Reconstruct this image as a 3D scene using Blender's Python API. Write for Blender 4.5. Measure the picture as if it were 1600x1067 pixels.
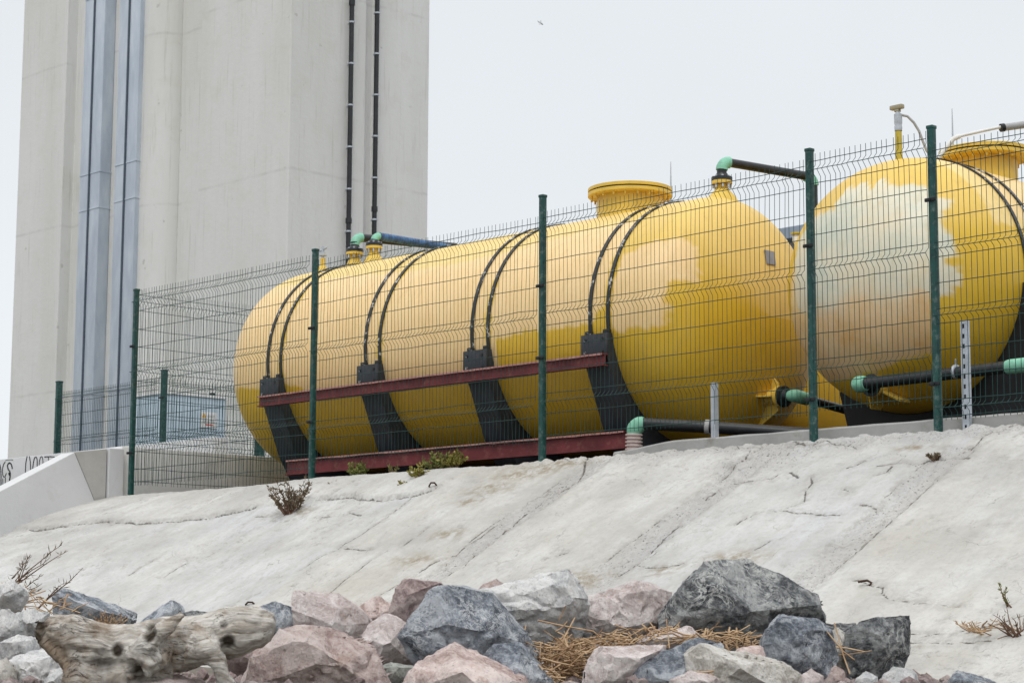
import bpy, bmesh, math, random
import numpy as np
from mathutils import Vector, Matrix

random.seed(11)
RNG = np.random.default_rng(7)
for o in list(bpy.data.objects):
    bpy.data.objects.remove(o)
scene = bpy.context.scene
COL = scene.collection

# ------------------------------------------------------------------ camera
F = 3219.0                       # focal length in photo pixels (1600 wide)
CAM = np.array([0.0, -12.8, -1.45])
YAW, PITCH, ROLL = math.radians(46.3), math.radians(7.8), math.radians(0.25)
FW = np.array([-math.sin(YAW) * math.cos(PITCH), math.cos(YAW) * math.cos(PITCH), math.sin(PITCH)])
_r = np.cross(FW, [0, 0, 1.0]); _r /= np.linalg.norm(_r); _u = np.cross(_r, FW)
RT = _r * math.cos(ROLL) + _u * math.sin(ROLL)
UP = -_r * math.sin(ROLL) + _u * math.cos(ROLL)
cd = bpy.data.cameras.new('camera')
cam = bpy.data.objects.new('camera', cd); COL.objects.link(cam)
cd.sensor_width = 36.0; cd.lens = F / 1600 * 36
cd.clip_start = 0.1; cd.clip_end = 6000
cd.dof.use_dof = True; cd.dof.focus_distance = 15.5; cd.dof.aperture_fstop = 11.0
m = Matrix((( RT[0], UP[0], -FW[0], CAM[0]), (RT[1], UP[1], -FW[1], CAM[1]), (RT[2], UP[2], -FW[2], CAM[2]), (0, 0, 0, 1)))
cam.matrix_world = m
scene.camera = cam

# ------------------------------------------------------------------ sky + sun (overcast)
SUN = Vector((0.34, -0.46, 0.82)).normalized()
w = bpy.data.worlds.new('World'); scene.world = w; w.use_nodes = True
nt = w.node_tree; nt.nodes.clear()
N = nt.nodes.new; Lk = nt.links.new
sky = N('ShaderNodeTexSky'); sky.sky_type = 'NISHITA'; sky.sun_disc = False
sky.sun_elevation = math.asin(SUN.z); sky.sun_rotation = math.atan2(SUN.x, SUN.y)
bg1 = N('ShaderNodeBackground'); bg1.inputs[1].default_value = 0.1; Lk(sky.outputs[0], bg1.inputs[0])
tc = N('ShaderNodeTexCoord'); sep = N('ShaderNodeSeparateXYZ'); Lk(tc.outputs['Generated'], sep.inputs[0])
rp = N('ShaderNodeValToRGB'); Lk(sep.outputs['Z'], rp.inputs[0])
rp.color_ramp.elements[0].position = 0.0; rp.color_ramp.elements[0].color = (0.845, 0.875, 0.905, 1)
rp.color_ramp.elements[1].position = 1.0; rp.color_ramp.elements[1].color = (1.0, 1.0, 1.0, 1)
e = rp.color_ramp.elements.new(0.32); e.color = (0.812, 0.845, 0.878, 1)
e = rp.color_ramp.elements.new(0.5); e.color = (0.92, 0.945, 0.96, 1)
nz = N('ShaderNodeTexNoise'); nz.inputs['Scale'].default_value = 2.2; nz.inputs['Detail'].default_value = 4
Lk(tc.outputs['Generated'], nz.inputs['Vector'])
mr = N('ShaderNodeMapRange'); mr.inputs[1].default_value = 0.3; mr.inputs[2].default_value = 0.7
mr.inputs[3].default_value = 0.995; mr.inputs[4].default_value = 1.085
Lk(nz.outputs[0], mr.inputs[0])
zs = N('ShaderNodeMapRange'); zs.inputs[1].default_value = 0.3; zs.inputs[2].default_value = 1.0
zs.inputs[3].default_value = 1.0; zs.inputs[4].default_value = 1.45
Lk(sep.outputs['Z'], zs.inputs[0])
mu = N('ShaderNodeMath'); mu.operation = 'MULTIPLY'; Lk(mr.outputs[0], mu.inputs[0]); Lk(zs.outputs[0], mu.inputs[1])
bg2 = N('ShaderNodeBackground'); Lk(rp.outputs[0], bg2.inputs[0]); Lk(mu.outputs[0], bg2.inputs[1])
mx = N('ShaderNodeMixShader'); mx.inputs[0].default_value = 0.93
Lk(bg1.outputs[0], mx.inputs[1]); Lk(bg2.outputs[0], mx.inputs[2])
wo = N('ShaderNodeOutputWorld'); Lk(mx.outputs[0], wo.inputs[0])
sl = bpy.data.lights.new('sun', 'SUN'); sl.energy = 1.25; sl.angle = math.radians(26); sl.color = (1.0, 0.965, 0.92)
so = bpy.data.objects.new('sun', sl); COL.objects.link(so); so.rotation_euler = SUN.to_track_quat('Z', 'Y').to_euler()
vs = scene.view_settings
vs.view_transform = 'Standard'; vs.look = 'None'; vs.exposure = 0.0; vs.gamma = 1.0
try: vs.use_curve_mapping = False
except Exception: pass

# ------------------------------------------------------------------ measuring helpers
def ray(x, y): return FW + RT * ((x - 800) / F) - UP * ((y - 533.5) / F)
def on(x, y, ax, val):                       # point of the view ray on an axis plane
    d = ray(x, y); t = (val - CAM[ax]) / d[ax]; return CAM + d * t
def far(x, y, D): return CAM + ray(x, y) * D   # point at depth D

# ------------------------------------------------------------------ numpy noise
_perm = np.arange(256); RNG.shuffle(_perm); _perm = np.concatenate([_perm] * 3)
_g = RNG.normal(size=(256, 3)); _g /= np.linalg.norm(_g, axis=1)[:, None]
def pn(P):
    P = np.asarray(P, float); i = np.floor(P).astype(int); f = P - i; i &= 255
    u = f * f * f * (f * (f * 6 - 15) + 10); out = 0
    for a in (0, 1):
        for b in (0, 1):
            for c in (0, 1):
                h = _perm[_perm[_perm[i[..., 0] + a] + i[..., 1] + b] + i[..., 2] + c]
                d = (_g[h] * (f - np.array([a, b, c]))).sum(-1)
                wt = (u[..., 0] if a else 1 - u[..., 0]) * (u[..., 1] if b else 1 - u[..., 1]) * (u[..., 2] if c else 1 - u[..., 2])
                out = out + wt * d
    return out
def fbm(P, o=4, lac=2.03, g=0.5):
    P = np.asarray(P, float); s = 0; a = 1.0
    for k in range(o):
        s = s + a * pn(P + k * 17.3); P = P * lac; a *= g
    return s
def sstep(a, b, x):
    t = np.clip((x - a) / (b - a), 0, 1); return t * t * (3 - 2 * t)
def segdist(P, poly):                         # distance of 2D points to a polyline
    d = np.full(len(P), 9.0)
    for a, b in zip(poly[:-1], poly[1:]):
        a = np.array(a); b = np.array(b); ab = b - a; L = ab @ ab + 1e-12
        lo = np.minimum(a, b) - 0.4; hi = np.maximum(a, b) + 0.4
        k = np.nonzero(((P >= lo) & (P <= hi)).all(1))[0]
        if not len(k): continue
        t = np.clip(((P[k] - a) @ ab) / L, 0, 1)
        d[k] = np.minimum(d[k], np.hypot(*(P[k] - a - t[:, None] * ab).T))
    return d
def inpoly(P, poly):
    c = np.zeros(len(P), bool); n = len(poly)
    for i in range(n):
        x1, y1 = poly[i]; x2, y2 = poly[(i + 1) % n]
        k = ((y1 > P[:, 1]) != (y2 > P[:, 1]))
        with np.errstate(divide='ignore', invalid='ignore'):
            xi = (x2 - x1) * (P[:, 1] - y1) / (y2 - y1 + 1e-12) + x1
        c ^= k & (P[:, 0] < xi)
    return c
def sdpoly(P, poly):                          # signed: positive inside
    d = np.full(len(P), 9.0); pl = list(poly) + [poly[0]]
    for a, b in zip(pl[:-1], pl[1:]):
        a = np.array(a); b = np.array(b); ab = b - a; L = ab @ ab + 1e-12
        t = np.clip(((P - a) @ ab) / L, 0, 1)
        d = np.minimum(d, np.hypot(*(P - a - t[:, None] * ab).T))
    return np.where(inpoly(P, poly), d, -d)

# ------------------------------------------------------------------ object helpers
def tag(o, label=None, cat=None, group=None, kind=None):
    if label: o['label'] = label
    if cat: o['category'] = cat
    if group: o['group'] = group
    if kind: o['kind'] = kind
    return o
def thing(name, loc, label, cat, group=None):
    o = bpy.data.objects.new(name, None); COL.objects.link(o); o.location = Vector([float(c) for c in loc])
    o.empty_display_size = 0.2
    return tag(o, label, cat, group)
def root_loc(o):
    v = Vector((0, 0, 0))
    while o is not None: v += o.location; o = o.parent
    return v
def mesh_obj(name, V, Fc, mat, parent=None, smooth=35, attrs=None, loc=None):
    V = np.asarray(V, float)
    off = root_loc(parent) if parent is not None else (Vector([float(c) for c in loc]) if loc is not None else Vector((0, 0, 0)))
    V = V - np.array(off)
    me = bpy.data.meshes.new(name)
    if isinstance(Fc, np.ndarray):
        n = Fc.shape[1]
        me.vertices.add(len(V)); me.vertices.foreach_set('co', V.astype(np.float32).ravel())
        me.loops.add(Fc.size); me.loops.foreach_set('vertex_index', Fc.astype(np.int32).ravel())
        me.polygons.add(len(Fc)); me.polygons.foreach_set('loop_start', np.arange(0, Fc.size, n, dtype=np.int32))
        me.update(calc_edges=True); me.validate()
    else:
        me.from_pydata([tuple(v) for v in V], [], Fc); me.update()
    if attrs:
        for k, a in attrs.items():
            at = me.attributes.new(k, 'FLOAT', 'POINT'); at.data.foreach_set('value', np.asarray(a, np.float32))
    if smooth is not None:
        me.shade_smooth()
        if smooth < 180:
            me.set_sharp_from_angle(angle=math.radians(smooth))
    me.materials.append(mat)
    o = bpy.data.objects.new(name, me); COL.objects.link(o)
    if parent is not None: o.parent = parent
    else: o.location = off
    return o
class G:
    def __init__(s): s.v = []; s.f = []
    def add(s, V, Fc):
        n = len(s.v); s.v += [tuple(map(float, v)) for v in V]; s.f += [tuple(i + n for i in f) for f in Fc]; return s
    def box(s, lo, hi, bev=0.0):
        (a, b, c), (d, e, f) = lo, hi
        if bev <= 0:
            V = [(a, b, c), (d, b, c), (d, e, c), (a, e, c), (a, b, f), (d, b, f), (d, e, f), (a, e, f)]
            return s.add(V, [(3, 2, 1, 0), (4, 5, 6, 7), (0, 1, 5, 4), (1, 2, 6, 5), (2, 3, 7, 6), (3, 0, 4, 7)])
        bm = bmesh.new(); bmesh.ops.create_cube(bm, size=1)
        for v in bm.verts: v.co = Vector(((a + d) / 2 + v.co.x * (d - a), (b + e) / 2 + v.co.y * (e - b), (c + f) / 2 + v.co.z * (f - c)))
        bmesh.ops.bevel(bm, geom=list(bm.edges), offset=bev, segments=2, profile=0.5, affect='EDGES')
        return s.bm(bm)
    def bm(s, bm):
        bm.verts.index_update(); s.add([v.co for v in bm.verts], [[v.index for v in f.verts] for f in bm.faces]); bm.free(); return s
    def tube(s, pts, r, n=8, cap=True):
        P = [Vector([float(c) for c in p]) for p in pts]; k = len(P)
        R = r if hasattr(r, '__len__') else [r] * k
        t0 = (P[1] - P[0]).normalized()
        a = Vector((0, 0, 1)) if abs(t0.z) < 0.9 else Vector((1, 0, 0))
        x = t0.cross(a).normalized(); V = []
        for i in range(k):
            t = ((P[i + 1] - P[i]).normalized() if i < k - 1 else Vector((0, 0, 0))) + ((P[i] - P[i - 1]).normalized() if i > 0 else Vector((0, 0, 0)))
            t.normalize(); x = (x - t * x.dot(t)).normalized(); y = t.cross(x)
            for j in range(n):
                an = 2 * math.pi * j / n; V.append(P[i] + (x * math.cos(an) + y * math.sin(an)) * R[i])
        Fc = [(i * n + j, i * n + (j + 1) % n, (i + 1) * n + (j + 1) % n, (i + 1) * n + j) for i in range(k - 1) for j in range(n)]
        if cap: Fc += [tuple(range(n - 1, -1, -1)), tuple((k - 1) * n + j for j in range(n))]
        return s.add(V, Fc)
    def lathe(s, base, axis, prof, n=32):      # prof: (distance along axis, radius)
        b = Vector([float(c) for c in base]); t = Vector(axis).normalized()
        a = Vector((0, 0, 1)) if abs(t.z) < 0.9 else Vector((1, 0, 0))
        x = t.cross(a).normalized(); y = t.cross(x); V = []
        for h, r in prof:
            for j in range(n):
                an = 2 * math.pi * j / n; V.append(b + t * h + (x * math.cos(an) + y * math.sin(an)) * max(r, 1e-4))
        k = len(prof)
        Fc = [(i * n + j, i * n + (j + 1) % n, (i + 1) * n + (j + 1) % n, (i + 1) * n + j) for i in range(k - 1) for j in range(n)]
        Fc += [tuple(range(n - 1, -1, -1)), tuple((k - 1) * n + j for j in range(n))]
        return s.add(V, Fc)
    def prism(s, poly, ax, a, b):              # polygon in the two other axes, extruded along ax
        o = [i for i in range(3) if i != ax]; n = len(poly); V = []
        for val in (a, b):
            for p in poly:
                q = [0, 0, 0]; q[ax] = val; q[o[0]] = p[0]; q[o[1]] = p[1]; V.append(q)
        Fc = [(i, (i + 1) % n, n + (i + 1) % n, n + i) for i in range(n)]
        Fc += [tuple(range(n - 1, -1, -1)), tuple(range(n, 2 * n))]
        return s.add(V, Fc)
    def plate(s, pts, d):                      # thin plate: polygon plus thickness vector
        n = len(pts); V = [np.array(p, float) for p in pts] + [np.array(p, float) + np.array(d) for p in pts]
        Fc = [(i, (i + 1) % n, n + (i + 1) % n, n + i) for i in range(n)] + [tuple(range(n - 1, -1, -1)), tuple(range(n, 2 * n))]
        return s.add(V, Fc)
    def make(s, name, mat, parent=None, smooth=35, loc=None, bevel=0.0):
        o = mesh_obj(name, s.v, s.f, mat, parent, None, None, loc)
        bm = bmesh.new(); bm.from_mesh(o.data); bmesh.ops.recalc_face_normals(bm, faces=bm.faces)
        if bevel: bmesh.ops.bevel(bm, geom=[e for e in bm.edges if len(e.link_faces) == 2 and e.calc_face_angle(0) > 0.6], offset=bevel, segments=2, profile=0.5, affect='EDGES')
        bm.to_mesh(o.data); bm.free()
        if smooth is not None:
            o.data.shade_smooth(); o.data.set_sharp_from_angle(angle=math.radians(smooth))
        return o

def each(g, name, mat, parent, smooth=35):
    """one object per loose piece of the builder g"""
    n = len(g.v); r = list(range(n))
    def find(a):
        while r[a] != a: r[a] = r[r[a]]; a = r[a]
        return a
    for f in g.f:
        for b in f[1:]: r[find(b)] = find(f[0])
    comp = {}
    for f in g.f: comp.setdefault(find(f[0]), []).append(f)
    out = []
    for fs in comp.values():
        ids = sorted({i for f in fs for i in f}); mp = {a: k for k, a in enumerate(ids)}
        h = G(); h.add([g.v[i] for i in ids], [[mp[i] for i in f] for f in fs]); out.append(h.make(name, mat, parent, smooth))
    return out
# ------------------------------------------------------------------ materials
class MB:
    def __init__(s, name, rough=0.6, spec=0.3, metal=0.0):
        s.m = bpy.data.materials.new(name); s.m.use_nodes = True; s.t = s.m.node_tree; s.t.nodes.clear()
        s.b = s.n('ShaderNodeBsdfPrincipled'); o = s.n('ShaderNodeOutputMaterial'); s.l(s.b.outputs[0], o.inputs[0])
        s.b.inputs['Roughness'].default_value = rough; s.b.inputs['Metallic'].default_value = metal
        s.b.inputs['Specular IOR Level'].default_value = spec
        s.tc = s.n('ShaderNodeTexCoord'); s._obj = s.tc.outputs['Object']
    def n(s, t): return s.t.nodes.new(t)
    def l(s, a, b): s.t.links.new(a, b)
    def map(s, scale=(1, 1, 1), rot=(0, 0, 0)):
        q = s.n('ShaderNodeMapping'); q.inputs['Scale'].default_value = scale; q.inputs['Rotation'].default_value = rot
        s.l(s._obj, q.inputs[0]); return q.outputs[0]
    def noise(s, scale, detail=4, rough=0.55, vec=None, dist=0.0):
        q = s.n('ShaderNodeTexNoise'); q.inputs['Scale'].default_value = scale; q.inputs['Detail'].default_value = detail
        q.inputs['Roughness'].default_value = rough; q.inputs['Distortion'].default_value = dist
        s.l(vec if vec is not None else s._obj, q.inputs['Vector']); return q.outputs[0]
    def voro(s, scale, feat='F1', vec=None, rnd=1.0):
        q = s.n('ShaderNodeTexVoronoi'); q.feature = feat; q.inputs['Scale'].default_value = scale
        q.inputs['Randomness'].default_value = rnd
        s.l(vec if vec is not None else s._obj, q.inputs['Vector']); return q.outputs[0]
    def attr(s, name):
        q = s.n('ShaderNodeAttribute'); q.attribute_name = name; return q.outputs['Fac']
    def rng(s, x, a, b, c=0.0, d=1.0, smooth=False):
        q = s.n('ShaderNodeMapRange'); q.clamp = True
        if smooth: q.interpolation_type = 'SMOOTHSTEP'
        for i, v in zip((1, 2, 3, 4), (a, b, c, d)): q.inputs[i].default_value = v
        s.l(x, q.inputs[0]); return q.outputs[0]
    def math(s, op, a, b=None, c=None):
        q = s.n('ShaderNodeMath'); q.operation = op
        for i, v in enumerate((a, b, c)):
            if v is None: continue
            if isinstance(v, (int, float)): q.inputs[i].default_value = v
            else: s.l(v, q.inputs[i])
        return q.outputs[0]
    def mix(s, fac, a, b, mode='MIX'):
        q = s.n('ShaderNodeMix'); q.data_type = 'RGBA'; q.blend_type = mode
        for sock, v in ((q.inputs[0], fac), (q.inputs[6], a), (q.inputs[7], b)):
            if isinstance(v, (int, float)): sock.default_value = v
            elif isinstance(v, tuple): sock.default_value = (*v, 1) if len(v) == 3 else v
            else: s.l(v, sock)
        return q.outputs[2]
    def ramp(s, x, *st):
        q = s.n('ShaderNodeValToRGB'); el = q.color_ramp.elements
        while len(el) < len(st): el.new(0.5)
        for e_, (p, c) in zip(el, st): e_.position = p; e_.color = (*c, 1)
        s.l(x, q.inputs[0]); return q.outputs[0]
    def col(s, c):
        if isinstance(c, tuple): s.b.inputs['Base Color'].default_value = (*c, 1)
        else: s.l(c, s.b.inputs['Base Color'])
        return s
    def rgh(s, x): s.l(x, s.b.inputs['Roughness']); return s
    def bump(s, h, strength=0.4, dist=0.01, prev=None):
        q = s.n('ShaderNodeBump'); q.inputs['Strength'].default_value = strength; q.inputs['Distance'].default_value = dist
        s.l(h, q.inputs['Height'])
        if prev is not None: s.l(prev, q.inputs['Normal'])
        s.l(q.outputs[0], s.b.inputs['Normal']); return q.outputs[0]
def painted(name, c, var=0.25, rough=0.5, spec=0.35, sc=9, dirt=None, dirt_amt=0.4, bump=0.0, metal=0.0):
    b = MB(name, rough, spec, metal)
    n1 = b.noise(sc, 5, 0.6)
    c2 = tuple(x * (1 - var) for x in c); c3 = tuple(min(1, x * (1 + var)) for x in c)
    k = b.ramp(n1, (0.3, c2), (0.7, c3))
    if dirt:
        n2 = b.noise(sc * 2.7, 6, 0.7); f = b.math('MULTIPLY', b.rng(n2, 0.52, 0.7), dirt_amt); k = b.mix(f, k, dirt)
    b.col(k)
    if bump: b.bump(b.noise(sc * 12, 4), bump, 0.004)
    return b.m
M = {}
M['green'] = painted('green_paint', (0.006, 0.056, 0.050), 0.3, 0.45, 0.4, 9, (0.20, 0.24, 0.21), 0.55)
M['wire'] = painted('green_wire', (0.006, 0.040, 0.036), 0.25, 0.5, 0.3, 6)
M['clip'] = painted('black_plastic', (0.012, 0.014, 0.016), 0.2, 0.5, 0.3)
M['saddle'] = painted('charcoal_steel', (0.030, 0.034, 0.044), 0.35, 0.55, 0.35, 4, (0.10, 0.07, 0.05), 0.35, 0.15)
M['saddleblack'] = painted('black_steel', (0.014, 0.015, 0.018), 0.35, 0.6, 0.3, 4)
M['blackpipe'] = painted('black_pipe', (0.014, 0.016, 0.019), 0.3, 0.38, 0.45, 5, (0.12, 0.12, 0.12), 0.2)
M['mint'] = painted('mint_fitting', (0.22, 0.53, 0.385), 0.15, 0.5, 0.35, 9, (0.20, 0.24, 0.20), 0.5)
M['red'] = painted('red_oxide', (0.150, 0.030, 0.034), 0.3, 0.6, 0.3, 5, (0.30, 0.13, 0.10), 0.5, 0.15)
M['redtop'] = painted('pale_red_oxide', (0.42, 0.20, 0.18), 0.25, 0.65, 0.3, 9, (0.5, 0.42, 0.38), 0.6)
M['galv'] = painted('galvanised', (0.46, 0.50, 0.55), 0.2, 0.42, 0.5, 14, None, 0, 0, 0.35)
M['grey'] = painted('grey_plastic', (0.36, 0.36, 0.36), 0.1, 0.5, 0.4)
M['white'] = painted('white_plastic', (0.70, 0.70, 0.68), 0.05, 0.5, 0.4)
M['beigebox'] = painted('beige_box', (0.34, 0.30, 0.20), 0.1, 0.5, 0.4)
M['yellow'] = painted('yellow_paint', (0.70, 0.48, 0.075), 0.16, 0.45, 0.4, 5, (0.62, 0.46, 0.12), 0.5, 0.2)
M['yellowolive'] = painted('olive_yellow_paint', (0.46, 0.36, 0.04), 0.2, 0.45, 0.4, 9)
M['blue'] = None
M['rust'] = painted('rust', (0.06, 0.036, 0.026), 0.4, 0.8, 0.2, 20)
M['steelblue'] = None

def tank_mat(name):
    b = MB(name, 0.42, 0.4)
    n1 = b.noise(2.2, 5, 0.6); n2 = b.noise(40, 3, 0.6)
    yel = b.ramp(n1, (0.3, (0.67, 0.420, 0.022)), (0.7, (0.75, 0.485, 0.040)))
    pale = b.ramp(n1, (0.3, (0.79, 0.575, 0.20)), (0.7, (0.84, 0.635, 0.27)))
    peach = b.ramp(b.noise(3.1, 5, 0.6), (0.3, (0.84, 0.585, 0.28)), (0.7, (0.88, 0.645, 0.34)))
    cream = b.ramp(b.noise(1.9, 6, 0.62), (0.34, (0.56, 0.60, 0.51)), (0.5, (0.70, 0.67, 0.53)), (0.68, (0.76, 0.66, 0.47)))
    k = b.mix(b.attr('pale'), yel, pale)  # pale mask: faded paint plus sky light painted on the upper shell
    k = b.mix(b.attr('peach'), k, peach)
    k = b.mix(b.attr('cream'), k, cream)
    k = b.mix(b.attr('tan'), k, b.ramp(b.noise(2.6, 6, 0.65), (0.36, (0.80, 0.58, 0.34)), (0.55, (0.76, 0.50, 0.25)), (0.68, (0.70, 0.39, 0.13))))
    k = b.mix(b.math('MULTIPLY', b.rng(n2, 0.35, 0.75), 0.10), k, (0.45, 0.28, 0.05))
    v = b.map((1.5, 1.5, 0.25)); st = b.math('MULTIPLY', b.rng(b.noise(9, 4, 0.6, v), 0.52, 0.72), 0.28)
    k = b.mix(st, k, (0.50, 0.36, 0.12))
    sc = b.math('MULTIPLY', b.rng(b.noise(16, 8, 0.75), 0.66, 0.70), 0.6)
    k = b.mix(sc, k, (0.86, 0.70, 0.36))
    b.col(k); b.rgh(b.rng(n1, 0.3, 0.7, 0.36, 0.55))
    p = b.bump(b.noise(55, 3, 0.5), 0.22, 0.006)
    b.bump(b.noise(6, 4, 0.5), 0.12, 0.03, p)
    return b.m
M['tank'] = tank_mat('worn_yellow_tank_paint')

def strap_mat():
    b = MB('worn_black_strap', 0.45, 0.4)
    v = b.map((6, 6, 6)); f = b.rng(b.noise(1.6, 5, 0.7, v), 0.565, 0.61)
    b.col(b.mix(f, (0.02, 0.02, 0.022), (0.50, 0.50, 0.48))); return b.m
M['strap'] = strap_mat()
def bluepipe():
    b = MB('blue_wrapped_pipe', 0.4, 0.5)
    v = b.map((1, 1, 1)); f = b.rng(b.noise(9, 3), 0.45, 0.6)
    b.col(b.mix(f, (0.02, 0.06, 0.16), (0.04, 0.13, 0.30))); return b.m
M['blue'] = bluepipe()
def duct_mat():
    b = MB('blue_grey_sheet_metal', 0.42, 0.5, 0.25)
    v = b.map((1.2, 1.2, 0.35)); n = b.noise(1.8, 6, 0.65, v); n2 = b.noise(9, 5, 0.7)
    k = b.ramp(n, (0.25, (0.40, 0.46, 0.54)), (0.5, (0.50, 0.565, 0.645)), (0.75, (0.64, 0.69, 0.75)))
    k = b.mix(b.math('MULTIPLY', b.rng(n2, 0.6, 0.72), 0.35), k, (0.62, 0.65, 0.70)); b.col(k)
    b.bump(n, 0.3, 0.04); return b.m
M['duct'] = duct_mat()
def tower_mat():
    b = MB('tower_concrete', 0.85, 0.2)
    v = b.map((0.55, 0.55, 0.10)); n = b.noise(1.0, 6, 0.6, v)
    k = b.ramp(n, (0.28, (0.63, 0.635, 0.60)), (0.52, (0.69, 0.695, 0.675)), (0.75, (0.735, 0.74, 0.73)))
    n2 = b.noise(1.3, 6, 0.7); k = b.mix(b.math('MULTIPLY', b.rng(n2, 0.52, 0.72), 0.35), k, (0.57, 0.545, 0.48))
    v3 = b.map((6, 6, 0.35)); n3 = b.noise(1.6, 5, 0.6, v3); k = b.mix(b.math('MULTIPLY', b.rng(n3, 0.57, 0.74), 0.38), k, (0.40, 0.385, 0.345))
    sp = b.rng(b.noise(3.4, 3, 0.5), 0.71, 0.76); k = b.mix(b.math('MULTIPLY', sp, 0.4), k, (0.30, 0.28, 0.25))
    # pour joints
    s_ = b.n('ShaderNodeSeparateXYZ'); b.l(b._obj, s_.inputs[0]); wob = b.math('MULTIPLY', b.math('SUBTRACT', b.noise(1.5, 3), 0.5), 0.10)
    z = b.math('ADD', s_.outputs['Z'], wob)
    fr = b.math('FRACT', b.math('DIVIDE', b.math('ADD', z, -3.02), 5.1)); dj = b.math('MULTIPLY', b.math('ABSOLUTE', b.math('SUBTRACT', fr, 0.5)), 5.1)
    jt = b.math('MULTIPLY', b.rng(dj, 0.012, 0.06, 1, 0), b.rng(b.noise(1.2, 4), 0.4, 0.6, 0.02, 0.20)); k = b.mix(jt, k, (0.27, 0.26, 0.24))
    b.col(k); b.bump(b.noise(6, 6, 0.65), 0.25, 0.03); return b.m
M['tower'] = tower_mat()
def conc(name, c, var=0.12, sc=3.0, stain=(0.3, 0.28, 0.25), amt=0.4, bump=0.35):
    b = MB(name, 0.9, 0.15); n = b.noise(sc, 7, 0.65)
    k = b.ramp(n, (0.3, tuple(x * (1 - var) for x in c)), (0.7, tuple(min(1, x * (1 + var)) for x in c)))
    n2 = b.noise(sc * 0.9, 7, 0.75, None, 0.6); k = b.mix(b.math('MULTIPLY', b.rng(n2, 0.54, 0.70), amt), k, stain)
    sp = b.rng(b.noise(sc * 22, 3, 0.6), 0.66, 0.74); k = b.mix(b.math('MULTIPLY', sp, 0.4), k, stain)
    b.col(k); b.bump(b.noise(sc * 14, 6, 0.7), bump, 0.012); return b.m
M['wallwhite'] = conc('pale_concrete_wall', (0.60, 0.61, 0.62), 0.06, 2.0, (0.42, 0.40, 0.37), 0.3, 0.25)
M['wallgrey'] = conc('grey_concrete_wall', (0.46, 0.45, 0.43), 0.12, 2.6, (0.22, 0.21, 0.19), 0.5)
M['wallstain'] = conc('stained_concrete_wall', (0.70, 0.70, 0.69), 0.06, 1.6, (0.24, 0.23, 0.20), 0.40)
M['kerb'] = conc('kerb_concrete', (0.36, 0.36, 0.35), 0.18, 2.2, (0.17, 0.145, 0.11), 0.85)
M['graff'] = painted('black_spray_paint', (0.018, 0.018, 0.022), 0.3, 0.6, 0.2)
M['soil'] = painted('shade_dark_soil', (0.035, 0.028, 0.022), 0.4, 0.95, 0.1, 6)  # ground colour kept near black to stand in for shade under the tanks
M['sand'] = conc('shingle_sand', (0.15, 0.135, 0.115), 0.3, 5.0, (0.12, 0.10, 0.08), 0.5)  # sand darkened to carry the shadow in the gaps between rocks

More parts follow.
